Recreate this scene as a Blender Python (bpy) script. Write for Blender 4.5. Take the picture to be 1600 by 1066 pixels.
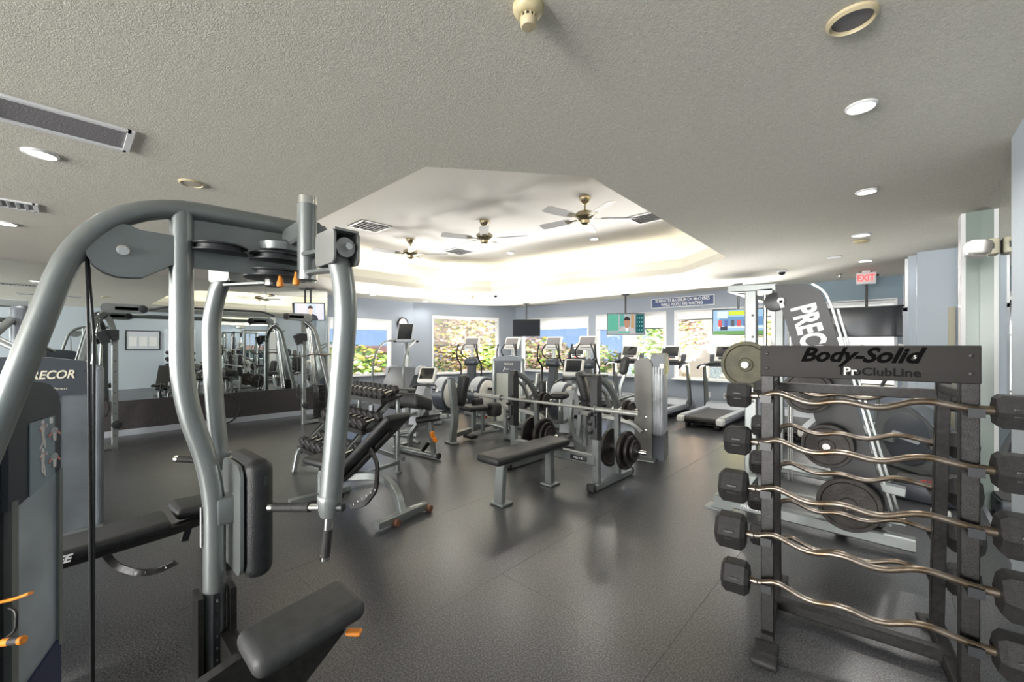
import bpy, bmesh, math, random
from math import sin, cos, pi, radians as R, sqrt, atan2
from mathutils import Vector as V, Matrix as M
for o in list(bpy.data.objects): bpy.data.objects.remove(o)
C = bpy.context.scene.collection
sc = bpy.context.scene
# ------------------------------------------------------------ camera, sky, sun, added fill lights, exposure
FOC = 645.0; TH = math.atan(600/645); SN, CS = sin(TH), cos(TH); EYE = 1.47; CH = 2.69
cd = bpy.data.cameras.new('camera'); cam = bpy.data.objects.new('camera', cd); C.objects.link(cam)
cam.location = (0, 0, EYE); cam.rotation_euler = (R(90), 0, TH)
cd.sensor_width = 36; cd.lens = FOC/1600*36; cd.shift_y = 7/1600; cd.clip_start = .02
sc.camera = cam
w = bpy.data.worlds.new('sky'); sc.world = w; w.use_nodes = True
nt = w.node_tree; bg = nt.nodes['Background']
tc = nt.nodes.new('ShaderNodeTexCoord'); sp = nt.nodes.new('ShaderNodeSeparateXYZ'); cr = nt.nodes.new('ShaderNodeValToRGB')
nt.links.new(tc.outputs['Generated'], sp.inputs[0]); nt.links.new(sp.outputs['Z'], cr.inputs[0]); nt.links.new(cr.outputs[0], bg.inputs[0])
cr.color_ramp.elements[0].position = 0; cr.color_ramp.elements[0].color = (.42, .62, .95, 1)
cr.color_ramp.elements[1].position = .5; cr.color_ramp.elements[1].color = (.22, .42, .85, 1)
bg.inputs[1].default_value = .50
sl = bpy.data.lights.new('sun', 'SUN'); sl.energy = 2.2; sl.angle = R(1); sl.color = (1, .95, .86)
so = bpy.data.objects.new('sun', sl); C.objects.link(so); so.rotation_euler = (R(38), R(12), 0)
def area(name, loc, rot, sx, sy, power, col):
    l = bpy.data.lights.new(name, 'AREA'); l.shape = 'RECTANGLE'; l.size = sx; l.size_y = sy; l.energy = power; l.color = col
    o = bpy.data.objects.new(name, l); C.objects.link(o); o.location = loc; o.rotation_euler = rot; return o
# area lights added as fill at the glazed wall behind the photographer
for i, x in enumerate((-8.2, -5.4, -2.6, -.6)):
    area('rear_fill', (x, -8.40, 1.35), (R(100), 0, 0), 2.3 if i < 3 else 1.3, 2.1, 165 if i < 2 else 225 if i == 2 else 360, (1, .97, .93))
# unseen area lights added low outside the far windows to brighten the ceiling
area('outdoor_fill', (-4.4, 11.35, .38), (R(-163), 0, 0), 9.0, 1.1, 1550, (1, .97, .93))
area('outdoor_fill', (-10.5, 9.3, .36), (R(-160), 0, R(54)), 2.4, 1.2, 330, (1, .97, .90))
area('outdoor_fill', (-11.3, 5.1, .40), (R(-160), 0, R(90)), 2.4, 1.3, 330, (1, .97, .93))
sc.view_settings.view_transform = 'Standard'; sc.view_settings.look = 'None'; sc.view_settings.gamma = 1
sc.view_settings.exposure = 1.1; sc.view_settings.use_curve_mapping = False
sc.cycles.max_bounces = 10; sc.cycles.diffuse_bounces = 5; sc.cycles.glossy_bounces = 5; sc.cycles.transmission_bounces = 6
sc.cycles.use_denoising = True; sc.cycles.sample_clamp_indirect = 6; sc.cycles.caustics_reflective = False; sc.cycles.caustics_refractive = False
# ------------------------------------------------------------ helpers
def W(px, py, d):
    "point that the lens sees at pixel px,py at depth d metres"
    r = (px-800)/FOC*d
    return V((r*CS-d*SN, r*SN+d*CS, EYE-(py-540)/FOC*d))
def F(px, py, z=0): return W(px, py, (EYE-z)*FOC/(py-540))
def mat(name, col, rough=.5, metal=0, bump=0, bscale=60, var=0, vscale=8, emit=0, spec=None, col2=None, coat=0):
    m = bpy.data.materials.new(name); m.use_nodes = True; n = m.node_tree; b = n.nodes['Principled BSDF']
    b.inputs['Base Color'].default_value = (*col, 1); b.inputs['Roughness'].default_value = rough; b.inputs['Metallic'].default_value = metal
    if spec is not None: b.inputs['Specular IOR Level'].default_value = spec
    if coat: b.inputs['Coat Weight'].default_value = coat; b.inputs['Coat Roughness'].default_value = .15
    t = n.nodes.new('ShaderNodeTexCoord')
    if var or col2:
        x = n.nodes.new('ShaderNodeTexNoise'); x.inputs['Scale'].default_value = vscale; x.inputs['Detail'].default_value = 4
        q = n.nodes.new('ShaderNodeValToRGB'); n.links.new(t.outputs['Object'], x.inputs[0]); n.links.new(x.outputs['Fac'], q.inputs[0])
        c2 = col2 or tuple(min(1, c*(1+var)) for c in col)
        c1 = col if col2 else tuple(c*(1-var) for c in col)
        q.color_ramp.elements[0].position = .38; q.color_ramp.elements[0].color = (*c1, 1)
        q.color_ramp.elements[1].position = .62; q.color_ramp.elements[1].color = (*c2, 1)
        n.links.new(q.outputs[0], b.inputs['Base Color'])
    if bump:
        x = n.nodes.new('ShaderNodeTexNoise'); x.inputs['Scale'].default_value = bscale; x.inputs['Detail'].default_value = 3
        k = n.nodes.new('ShaderNodeBump'); k.inputs['Strength'].default_value = bump; k.inputs['Distance'].default_value = .01
        n.links.new(t.outputs['Object'], x.inputs[0]); n.links.new(x.outputs['Fac'], k.inputs['Height']); n.links.new(k.outputs[0], b.inputs['Normal'])
    if emit: b.inputs['Emission Color'].default_value = (*col, 1); b.inputs['Emission Strength'].default_value = emit
    return m
silver = mat('silver_paint', (.235, .255, .25), .32, .5, .05, 300, .05, 5)
silver2 = mat('pewter_paint', (.33, .335, .32), .38, .5, .04, 300)
pale = mat('pale_grey_plastic', (.42, .45, .49), .4)
chrome = mat('chrome', (.72, .72, .69), .18, 1)
black = mat('black_vinyl', (.015, .016, .017), .45, 0, .25, 260, .15, 30)
vinyl = mat('grey_vinyl', (.045, .046, .046), .5, 0, .2, 240, .12, 20)
plast = mat('black_plastic', (.025, .027, .03), .4)
dark = mat('dark_slate_plastic', (.06, .07, .085), .38, .1)
shroud = mat('smoked_shroud', (.16, .18, .20), .3, .3, 0, 60, .18, 2.2)
steelblk = mat('black_steel', (.017, .016, .015), .42, .3, .15, 200, .3, 40)
rubber = mat('black_rubber', (.018, .017, .017), .6, 0, .3, 200, .2, 50)
iron = mat('iron_plate', (.035, .031, .028), .5, .4, .2, 60, .3, 12)
olive = mat('olive_iron_plate', (.05, .046, .024), .5, .3, .2, 60, .25, 12)
brass = mat('worn_brass_steel', (.11, .08, .05), .36, .8, 0, 60, 0, 9, col2=(.25, .22, .19))
orange = mat('orange_plastic', (.85, .28, .03), .4)
white = mat('white_paint', (.78, .79, .80), .45)
whitep = mat('white_plastic', (.72, .72, .69), .4)
cream = mat('aged_cream_plastic', (.58, .50, .30), .4, 0, 0, 60, .12, 14)
creamd = mat('cream_plastic', (.55, .47, .30), .5)
grille = mat('grey_grille', (.22, .21, .22), .6, 0, .3, 90)
brassy = mat('antique_brass', (.42, .36, .25), .25, .9)
bladeD = mat('dark_fan_blade', (.10, .10, .13), .5); bladeW = mat('white_fan_blade', (.75, .74, .74), .4)
lamp = mat('lamp_lens', (1, .98, .95), .5, emit=9); lampoff = mat('unlit_lamp_lens', (.62, .58, .50), .4); lampdim = mat('dim_lamp_lens', (1, .95, .85), .5, emit=1.3)
glassd = mat('dark_screen', (.012, .014, .018), .08)
mirr = mat('mirror_silvering', (.86, .90, .89), .0, 1)
gmirr = mat('green_tinted_glass_edge', (.23, .29, .26), .3, 0)
wallm = mat('blue_grey_wall_paint', (.31, .35, .41), .7, 0, .06, 120)
wallb = mat('pale_blue_wall_paint', (.47, .53, .59), .7, 0, .12, 150)
wallg = mat('teal_grey_wall_paint', (.27, .36, .42), .7, 0, .06, 120)
wains = mat('charcoal_wainscot', (.035, .032, .032), .75, 0, .4, 300, .25, 60)
basem = mat('grey_blue_baseboard', (.34, .37, .41), .5)
navy = mat('navy_sign', (.018, .05, .16), .4); lett = mat('white_letter_paint', (.85, .85, .85), .5)
red = mat('red_lit_letter', (1, .06, .06), .5, emit=1.0)
shade = mat('white_roller_shade', (.82, .83, .84), .8)
_n = shade.node_tree; _t = _n.nodes.new('ShaderNodeBsdfTranslucent'); _t.inputs[0].default_value = (.8, .8, .8, 1); _m = _n.nodes.new('ShaderNodeMixShader'); _m.inputs[0].default_value = .55
_n.links.new(_n.nodes['Principled BSDF'].outputs[0], _m.inputs[1]); _n.links.new(_t.outputs[0], _m.inputs[2]); _n.links.new(_m.outputs[0], _n.nodes['Material Output'].inputs[0])
shadeb = mat('dark_hem_bar', (.08, .10, .10), .5)
ceilm = mat('textured_ceiling_plaster', (.60, .575, .525), .85)
n = ceilm.node_tree; b = n.nodes['Principled BSDF']
t = n.nodes.new('ShaderNodeTexCoord'); x = n.nodes.new('ShaderNodeTexNoise'); x.inputs['Scale'].default_value = 80; x.inputs['Detail'].default_value = 5; x.inputs['Distortion'].default_value = 1.6
k = n.nodes.new('ShaderNodeBump'); k.inputs['Strength'].default_value = .5; k.inputs['Distance'].default_value = .008
n.links.new(t.outputs['Object'], x.inputs[0]); n.links.new(x.outputs['Fac'], k.inputs['Height']); n.links.new(k.outputs[0], b.inputs['Normal'])
q = n.nodes.new('ShaderNodeValToRGB'); q.color_ramp.elements[0].color = (.575, .55, .475, 1); q.color_ramp.elements[1].color = (.77, .74, .655, 1)
q.color_ramp.elements[0].position = .3; q.color_ramp.elements[1].position = .7
n.links.new(x.outputs['Fac'], q.inputs[0]); n.links.new(q.outputs[0], b.inputs['Base Color'])
traym = mat('smooth_tray_plaster', (.84, .81, .77), .8, 0, .1, 60)
trayw = mat('tray_cream_paint', (.80, .78, .68), .7)
floorm = mat('speckled_rubber_floor', (.045, .045, .048), .3, spec=.8)
n = floorm.node_tree; b = n.nodes['Principled BSDF']; t = n.nodes.new('ShaderNodeTexCoord')
x = n.nodes.new('ShaderNodeTexNoise'); x.inputs['Scale'].default_value = 120; x.inputs['Detail'].default_value = 3
q = n.nodes.new('ShaderNodeValToRGB'); q.color_ramp.elements[0].position = .42; q.color_ramp.elements[0].color = (.015, .016, .019, 1)
q.color_ramp.elements[1].position = .66; q.color_ramp.elements[1].color = (.12, .122, .130, 1)
n.links.new(t.outputs['Object'], x.inputs[0]); n.links.new(x.outputs['Fac'], q.inputs[0]); n.links.new(q.outputs[0], b.inputs['Base Color'])
x2 = n.nodes.new('ShaderNodeTexNoise'); x2.inputs['Scale'].default_value = 1.6; x2.inputs['Detail'].default_value = 1
mr = n.nodes.new('ShaderNodeMapRange'); mr.inputs['To Min'].default_value = .26; mr.inputs['To Max'].default_value = .34
n.links.new(t.outputs['Object'], x2.inputs[0]); n.links.new(x2.outputs['Fac'], mr.inputs['Value']); n.links.new(mr.outputs[0], b.inputs['Roughness'])
k = n.nodes.new('ShaderNodeBump'); k.inputs['Strength'].default_value = .12; k.inputs['Distance'].default_value = .002
n.links.new(x.outputs['Fac'], k.inputs['Height']); n.links.new(k.outputs[0], b.inputs['Normal'])
glass = bpy.data.materials.new('window_glass'); glass.use_nodes = True; n = glass.node_tree; n.nodes.remove(n.nodes['Principled BSDF'])
tr = n.nodes.new('ShaderNodeBsdfTransparent'); gl = n.nodes.new('ShaderNodeBsdfGlossy'); gl.inputs['Roughness'].default_value = .02
mx = n.nodes.new('ShaderNodeMixShader'); fr = n.nodes.new('ShaderNodeFresnel'); fr.inputs[0].default_value = 1.3
n.links.new(fr.outputs[0], mx.inputs[0]); n.links.new(tr.outputs[0], mx.inputs[1]); n.links.new(gl.outputs[0], mx.inputs[2]); n.links.new(mx.outputs[0], n.nodes['Material Output'].inputs[0])
screenm = bpy.data.materials.new('see_through_screen_shade'); screenm.use_nodes = True; n = screenm.node_tree
tr = n.nodes.new('ShaderNodeBsdfTransparent'); mx = n.nodes.new('ShaderNodeMixShader'); mx.inputs[0].default_value = .22
n.nodes['Principled BSDF'].inputs['Base Color'].default_value = (.55, .50, .47, 1)
n.links.new(tr.outputs[0], mx.inputs[1]); n.links.new(n.nodes['Principled BSDF'].outputs[0], mx.inputs[2]); n.links.new(mx.outputs[0], n.nodes['Material Output'].inputs[0])
def em(name, c, s=1.0): return mat(name, c, .4, emit=s)
# shapes return (verts, faces)
def rotm(rot): return M.Rotation(rot[2], 3, 'Z') @ M.Rotation(rot[1], 3, 'Y') @ M.Rotation(rot[0], 3, 'X')
def bx(c, s, rot=(0, 0, 0)):
    m = rotm(rot); c = V(c); h = [x/2 for x in s]
    v = [c+m@V((i*h[0], j*h[1], k*h[2])) for i in (-1, 1) for j in (-1, 1) for k in (-1, 1)]
    return v, [(0, 1, 3, 2), (4, 6, 7, 5), (0, 4, 5, 1), (2, 3, 7, 6), (0, 2, 6, 4), (1, 5, 7, 3)]
def bb(a, b): return bx([(a[i]+b[i])/2 for i in range(3)], [abs(b[i]-a[i]) for i in range(3)])
def pad(c, s, r=.03, rot=(0, 0, 0), seg=3):
    bm = bmesh.new(); bmesh.ops.create_cube(bm, size=1); bmesh.ops.scale(bm, vec=s, verts=bm.verts)
    r = min(r, min(s)*.49); bmesh.ops.bevel(bm, geom=list(bm.edges), offset=r, segments=seg, profile=.5, affect='EDGES')
    m = rotm(rot); c = V(c); v = [c+m@x.co for x in bm.verts]; bm.verts.index_update(); f = [tuple(q.index for q in x.verts) for x in bm.faces]; bm.free(); return v, f
def frame_of(d):
    d = d.normalized(); u = V((0, 0, 1)) if abs(d.z) < .95 else V((0, 1, 0))
    a = d.cross(u).normalized(); return a, a.cross(d).normalized()
def cy(p, q, r, n=16, r2=None):
    p, q = V(p), V(q); a, b = frame_of(q-p); r2 = r if r2 is None else r2; v = []
    for c, rr in ((p, r), (q, r2)): v += [c+rr*(cos(2*pi*i/n)*a+sin(2*pi*i/n)*b) for i in range(n)]
    f = [(i, (i+1) % n, n+(i+1) % n, n+i) for i in range(n)]
    return v, [tuple(reversed(x)) for x in f]+[tuple(range(n)), tuple(range(2*n-1, n-1, -1))]
def fil(pts, rad, n=9):
    pts = [V(p) for p in pts]
    if not rad: return pts
    out = [pts[0]]
    for i in range(1, len(pts)-1):
        a, b, c = pts[i-1], pts[i], pts[i+1]; u, w_ = (a-b), (c-b); t = min(rad, u.length*.48, w_.length*.48)
        p, q = b+u.normalized()*t, b+w_.normalized()*t
        for k in range(n+1):
            s = k/n; out.append((1-s)**2*p+2*s*(1-s)*b+s*s*q)
    return out+[pts[-1]]
def sweep(pts, ring, fix=None):
    "ring: list of (x,y) section points"
    n = len(ring); v = []; prev = None
    for i, p in enumerate(pts):
        d = (pts[min(i+1, len(pts)-1)]-pts[max(i-1, 0)]).normalized()
        if fix is not None: a = V(fix).normalized(); a = (a-d*a.dot(d)).normalized()
        elif prev is None: a, _ = frame_of(d)
        else:
            a = (prev-d*prev.dot(d)); a = a.normalized() if a.length > 1e-5 else frame_of(d)[0]
        prev = a; b = a.cross(d).normalized(); v += [p+x*a+y*b for x, y in ring]
    f = [(i*n+j, i*n+(j+1) % n, (i+1)*n+(j+1) % n, (i+1)*n+j) for i in range(len(pts)-1) for j in range(n)]
    return v, [tuple(reversed(x)) for x in f]+[tuple(range(n)), tuple(range(len(pts)*n-1, (len(pts)-1)*n-1, -1))]
def tb(pts, r, n=12, fl=.08, ry=None, fix=None):
    ry = ry or r; return sweep(fil(pts, fl), [(r*cos(2*pi*i/n), ry*sin(2*pi*i/n)) for i in range(n)], fix)
def bar(pts, w_, h_, fl=.06, fix=(1, 0, 0), ch=.12):
    a, b = w_/2, h_/2; c = min(a, b)*ch*2
    return sweep(fil(pts, fl), [(a, b-c), (a-c, b), (-a+c, b), (-a, b-c), (-a, -b+c), (-a+c, -b), (a-c, -b), (a, -b+c)], fix)
def lathe(prof, o=(0, 0, 0), ax=(0, 0, 1), n=20, cap=True):
    o, ax = V(o), V(ax).normalized(); a, b = frame_of(ax); v = []
    for r, z in prof: v += [o+ax*z+max(r, 1e-4)*(cos(2*pi*i/n)*a+sin(2*pi*i/n)*b) for i in range(n)]
    f = [(i*n+j, i*n+(j+1) % n, (i+1)*n+(j+1) % n, (i+1)*n+j) for i in range(len(prof)-1) for j in range(n)]
    return (v, f+[tuple(range(n-1, -1, -1)), tuple(range((len(prof)-1)*n, len(prof)*n))]) if cap else (v, f)
def prism(out, o, u, v_, th):
    "outline (a,b) -> o+a*u+b*v, thick th along u x v, centred"
    o, u, v_ = V(o), V(u).normalized(), V(v_).normalized(); nn = u.cross(v_); n = len(out)
    v = [o+a*u+b*v_+s*th/2*nn for s in (-1, 1) for a, b in out]
    return v, [tuple(range(n-1, -1, -1)), tuple(range(n, 2*n))]+[(i, (i+1) % n, n+(i+1) % n, n+i) for i in range(n)]
def rrect(w_, h_, r, n=5):
    o = []
    for cx_, cy_, a0 in ((w_/2-r, h_/2-r, 0), (-w_/2+r, h_/2-r, 90), (-w_/2+r, -h_/2+r, 180), (w_/2-r, -h_/2+r, 270)):
        o += [(cx_+r*cos(R(a0+90*i/n)), cy_+r*sin(R(a0+90*i/n))) for i in range(n+1)]
    return o
def disc(c, ax, r, th, n=24, ch=.15):
    k = th*ch; return lathe([(r-k*2, -th/2), (r, -th/2+k), (r, th/2-k), (r-k*2, th/2)], c, ax, n)
def plate(c, ax, r, th):
    return lathe([(.026, -th/2), (.05, -th/2), (.055, -th*.3), (r*.82, -th*.3), (r*.86, -th/2), (r*.98, -th/2), (r, -th*.35), (r, th*.35), (r*.98, th/2), (r*.86, th/2), (r*.82, th*.3), (.055, th*.3), (.05, th/2), (.026, th/2)], c, ax, 32)
def hexh(c, ax, r, L, ch=.2, n=6):
    k = r*ch; return lathe([(r-k, -L/2), (r, -L/2+k), (r, L/2-k), (r-k, L/2)], c, ax, n)
def text(s, size, o, u, v_, th=.002, shear=0, sx=1, bold=0, align='CENTER'):
    cu = bpy.data.curves.new('t', 'FONT'); cu.body = s; cu.size = size; cu.extrude = th/2; cu.shear = shear; cu.align_x = align; cu.align_y = 'CENTER'; cu.offset = bold; cu.resolution_u = 3
    ob = bpy.data.objects.new('t', cu); C.objects.link(ob); bpy.context.view_layer.update()
    me = bpy.data.meshes.new_from_object(ob.evaluated_get(bpy.context.evaluated_depsgraph_get()))
    o, u, v_ = V(o), V(u).normalized(), V(v_).normalized(); nn = u.cross(v_)
    r = ([o+p.co.x*sx*u+p.co.y*v_+p.co.z*nn for p in me.vertices], [tuple(p.vertices) for p in me.polygons])
    bpy.data.objects.remove(ob); bpy.data.curves.remove(cu); bpy.data.meshes.remove(me); return r
def xf(sh, loc=(0, 0, 0), rz=0):
    m = M.Rotation(rz, 3, 'Z'); return [m@p+V(loc) for p in sh[0]], sh[1]
def mesh(name, shapes, mats, ang=38):
    v = []; f = []; mi = []
    for i, (sh, k) in enumerate(zip(shapes, mats)):
        o = len(v); v += [tuple(p) for p in sh[0]]; f += [tuple(j+o for j in q) for q in sh[1]]; mi += [k]*len(sh[1])
    me = bpy.data.meshes.new(name); me.from_pydata(v, [], f); me.polygons.foreach_set('material_index', mi)
    me.polygons.foreach_set('use_smooth', [True]*len(f)); me.set_sharp_from_angle(angle=R(ang)); return me
def PT(name, m, par, *sh, label=None, world=False, kind=None, ang=38):
    "one part: mesh of the shapes; world=True when the shapes are given in room coordinates"
    if isinstance(sh[0][0], tuple) and len(sh[0]) == 2 and not isinstance(sh[0][1], list): pass
    ms = []; ks = []; ss = []
    for s in sh:
        mm = m
        if len(s) == 3: mm = s[2]; s = s[:2]
        if mm not in ms: ms.append(mm)
        ks.append(ms.index(mm)); ss.append(s)
    if world and par is not None:
        iv = world_of(par).inverted(); ss = [([iv@V(p) for p in s[0]], s[1]) for s in ss]
    me = mesh(name, ss, ks, ang); [me.materials.append(x) for x in ms]
    o = bpy.data.objects.new(name, me); C.objects.link(o); o.parent = par
    if label: o['label'] = label
    if kind: o['kind'] = kind
    return o
def world_of(o):
    m = M.Translation(o.location)@M.Rotation(o.rotation_euler.z, 4, 'Z'); return world_of(o.parent)@m if o.parent else m
def thing(name, label, cat, loc=(0, 0, 0), rz=0, group=None):
    o = bpy.data.objects.new(name, None); C.objects.link(o); o.empty_display_size = .1
    o.location = loc; o.rotation_euler = (0, 0, rz); o['label'] = label; o['category'] = cat
    if group: o['group'] = group
    return o
def solo(name, m, label, cat, loc, *sh, group=None, rz=0):
    o = PT(name, m, None, *sh); o.location = loc; o.rotation_euler = (0, 0, rz); o['label'] = label; o['category'] = cat
    if group: o['group'] = group
    return o
def struct(name, m, par, *sh, ang=38):
    o = PT(name, m, par, *sh, ang=ang)
    if par is None: o['kind'] = 'structure'
    return o
def kids(o): return [x for x in allo if x.parent == o]
def dup(root, loc, rz=None, label=None, group=None):
    def cp(o, par):
        c = o.copy(); C.objects.link(c); c.parent = par
        for ch in list(o.children): cp(ch, c)
        return c
    c = cp(root, None); c.location = loc
    if rz is not None: c.rotation_euler = (0, 0, rz)
    if label: c['label'] = label
    if group: c['group'] = group
    return c
X_, Y_, Z_ = V((1, 0, 0)), V((0, 1, 0)), V((0, 0, 1))
# ------------------------------------------------------------ floor
fl = struct('floor', mat('subfloor', (.02, .02, .02), .8), None, bb((-11, -8.6, -.12), (1, 10.1, -.012)))
rnd = random.Random(4)
xs = [-11+.0, -10.26]+[-.81-1.05*k for k in range(8, -1, -1)]+[.24, 1.0]
ys = [-8.6, -4.6, -1.75, 1.0, 3.95, 6.9, 10.1]
for i in range(len(xs)-1):
    for j in range(len(ys)-1):
        o = .9*(i % 2)*(1 if 0 < j else 0); o2 = .9*(i % 2)*(1 if j < len(ys)-2 else 0)
        PT('rubber_mat', floorm, fl, bb((xs[i]+.0007, ys[j]+o+.0007, -.012), (xs[i+1]-.0007, ys[j+1]+o2-.0007, 0-rnd.random()*.0006)))
# ------------------------------------------------------------ ceiling with the octagonal tray
TR = [(-2.35, 1.66), (-1.62, 2.56), (-1.72, 6.22), (-2.64, 7.05), (-6.73, 6.56), (-7.5, 5.65), (-7.5, 2.5), (-6.7, 1.66)]
def grow(poly, k):
    cx = sum(p[0] for p in poly)/len(poly); cy_ = sum(p[1] for p in poly)/len(poly); o = []
    for x, y in poly:
        d = V((x-cx, y-cy_)); o.append((x+d.x/d.length*k, y+d.y/d.length*k))
    return o
OUT = [(-11, -8.6), (1, -8.6), (1, 10.1), (-11, 10.1)]
def ring(outer, inner, z0, z1):
    bm = bmesh.new(); vo = [bm.verts.new((*p, z0)) for p in outer]; vi = [bm.verts.new((*p, z0)) for p in inner]
    es = [bm.edges.new((vo[i], vo[(i+1) % len(vo)])) for i in range(len(vo))]+[bm.edges.new((vi[i], vi[(i+1) % len(vi)])) for i in range(len(vi))]
    bmesh.ops.triangle_fill(bm, use_beauty=True, edges=es)
    fs = list(bm.faces); g = bmesh.ops.extrude_face_region(bm, geom=fs); bmesh.ops.translate(bm, vec=(0, 0, z1-z0), verts=[e for e in g['geom'] if isinstance(e, bmesh.types.BMVert)])
    bmesh.ops.recalc_face_normals(bm, faces=bm.faces); bm.verts.index_update()
    r = ([x.co.copy() for x in bm.verts], [tuple(q.index for q in f.verts) for f in bm.faces]); bm.free(); return r
ce = struct('ceiling', ceilm, None, ring(OUT, TR, CH, CH+.10), ang=20)
T1 = grow(TR, .03); T2 = grow(TR, .55)
def wallloop(a, z0, b, z1):
    v = [(*p, z0) for p in a]+[(*p, z1) for p in b]; n = len(a)
    return v, [((i+1) % n, i, n+i, n+(i+1) % n) for i in range(n)]
PT('tray_riser', trayw, ce, ring(T1, TR, CH+.1, CH+.245), ang=20)
PT('tray_ledge', trayw, ce, ring(T2, T1, CH+.10, CH+.12), ang=20)
PT('tray_cove_wall', trayw, ce, ring(grow(TR, .65), T2, CH+.1, 3.30), ang=20)
PT('tray_top', traym, ce, ring(grow(TR, .66), [(-4.5, 4.3), (-4.49, 4.3), (-4.49, 4.31)], 3.30, 3.36), bb((-4.55, 4.25, 3.301), (-4.45, 4.35, 3.35)))
# the lit cove: strip lights lying on the ledge behind the riser
cove = mat('cove_strip_light', (1, .93, .78), .5, emit=4.5)
for i in range(8):
    a, b2 = V((*T1[i], 0)), V((*T1[(i+1) % 8], 0)); ctr = V((-4.5, 4.3, 0))
    d = (b2-a).normalized(); nn = V((d.y, -d.x, 0)); nn = nn if nn.dot((a+b2)/2-ctr) > 0 else -nn
    m = (a+b2)/2+nn*.12; L = (b2-a).length*.86
    s = solo('cove_strip_light', cove, 'thin warm strip light lying out of sight on the ledge of the ceiling tray', 'light', (m.x, m.y, CH+.135), bx((0, 0, 0), (L, .09, .03)), group='cove strip lights round the tray', rz=atan2(d.y, d.x))
# ------------------------------------------------------------ walls
XL, XM, XR, YB, YF = -10.0, -9.2, .50, 9.85, -8.5
def wall_y(name, m, x0, x1, y, holes, th=.15, z1=CH, par=None):
    "wall along X whose room face is at y (thickness away, +y), holes (xa,xb,za,zb)"
    hs = sorted(holes); sh = []; x = x0
    for xa, xb, za, zb in hs:
        sh.append(bb((x, y, 0), (xa, y+th, z1))); sh.append(bb((xa, y, 0), (xb, y+th, za)))
        if zb < z1: sh.append(bb((xa, y, zb), (xb, y+th, z1)))
        x = xb
    sh.append(bb((x, y, 0), (x1, y+th, z1))); return struct(name, m, par, *sh)
BW = [(-8.75, -6.25, .70, 2.30), (-6.02, -4.06, .70, 2.30), (-3.87, -1.72, .70, 2.30), (-1.42, .02, .70, 2.30)]
wb = wall_y('wall_back', wallm, -9.02, 1.0, YB, BW)
PT('upper_band', wallg, wb, bb((-1.9, YB-.004, 2.30), (.4, YB, CH)))
# left window wall
struct('wall_left_window', wallm, None, bb((XL-.15, 3.9, 0), (XL, 4.25, CH)), bb((XL-.15, 4.25, 0), (XL, 5.95, .72)), bb((XL-.15, 4.25, 2.16), (XL, 5.95, CH)), bb((XL-.15, 5.95, 0), (XL, 6.70, CH)))
# diagonal wall
DA, DB = V((XL, 6.63, 0)), V((-9.02, YB, 0)); DA = V((-10.0, 6.63, 0))
dd = DB-DA
dwA, dwB = W(645, 540, 11.67), W(806, 540, 13.3)
DA = V((dwA.x, dwA.y, 0)); DB = V((-9.0, 9.87, 0)); du = (DB-DA).normalized(); dn = V((-du.y, du.x, 0)); dL = (DB-DA).length
if dn.dot(V((1, -1, 0))) > 0: dn = -dn
def on_diag(px):
    "distance along the diagonal wall seen at pixel column px"
    r = (px-800)/FOC; dirx, diry = r*CS-SN, r*SN+CS
    # DA + du*s = t*(dirx,diry)
    det = du.x*(-diry)+dirx*du.y; t_ = (du.x*(-DA.y)+DA.x*du.y)/det; s = (-DA.x*(-diry)-dirx*(-(-DA.y)))/det if False else None
    t_ = (DA.x*du.y-DA.y*du.x)/(dirx*du.y-diry*du.x); p = V((t_*dirx, t_*diry, 0)); return (p-DA).dot(du), t_
s0, t0_ = on_diag(675); s1, t1_ = on_diag(779)
ang = atan2(du.y, du.x)
wd = struct('wall_diagonal', wallm, None, *[bb((a, 0, z0), (b_, .15, z1)) for a, b_, z0, z1 in ((0, s0, 0, CH), (s0, s1, 0, .66), (s0, s1, 2.34, CH), (s1, dL, 0, CH))])
wd.location = DA; wd.rotation_euler = (0, 0, ang)
# mirror wall on the left
wl = struct('wall_left', wallb, None, bb((XM-.95, YF, 0), (XM-.02, 3.92, CH)))
PT('wainscot', wains, wl, bb((XM-.02, YF, .1), (XM+.004, 3.92, .57)))
struct('baseboard_left', basem, None, bb((XM-.02, YF, 0), (XM+.02, 3.93, .10)))
y = 3.90; k = 0
while y > YF+.02:
    y2 = max(YF, y-1.22); PT('mirror_panel', mirr, wl, bb((XM-.02, y2+.003, .575), (XM+.002, y-.003, CH-.002))); y = y2; k += 1
# right wall, mirror, pier and niches
wr = struct('wall_right', wallb, None, bb((XR+.0, YF, 0), (XR+.45, 3.80, CH)), bb((XR+.07, 3.80, 0), (XR+.45, 5.62, CH)), bb((XR+.07, 5.62, 0), (XR+.45, 10.0, CH)))
for y0, y1 in ((3.82, 4.62), (4.626, 5.60)): PT('mirror_panel', mirr, wr, bb((XR+.055, y0, .12), (XR+.068, y1, CH-.002)))
struct('wall_pier', gmirr, None, bb((.47, 5.62, 0), (.60, 5.80, CH)))
struct('trim_1', white, None, bb((.44, 5.64, 0), (.47, 5.86, CH)))
wj = struct('wall_alcove', wallb, None, bb((.20, 7.55, 0), (.9, 7.80, CH)), bb((.12, 7.80, 0), (.26, 9.85, CH)))
PT('door_jamb', mat('beige_jamb', (.42, .40, .30), .5), wj, bb((.48, 7.50, 0), (.54, 7.55, 1.95)))
lou = struct('trim_2', mat('slate_louvre', (.16, .18, .21), .4), None, *[bx((.115, 8.75, 2.08+.065*i), (.03, 1.6, .035), (0, R(35), 0)) for i in range(9)])
PT('louvre_frame', white, lou, bb((.09, 7.85, 2.0), (.12, 7.93, 2.66)), bb((.09, 9.57, 2.0), (.12, 9.65, 2.66)))
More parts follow.
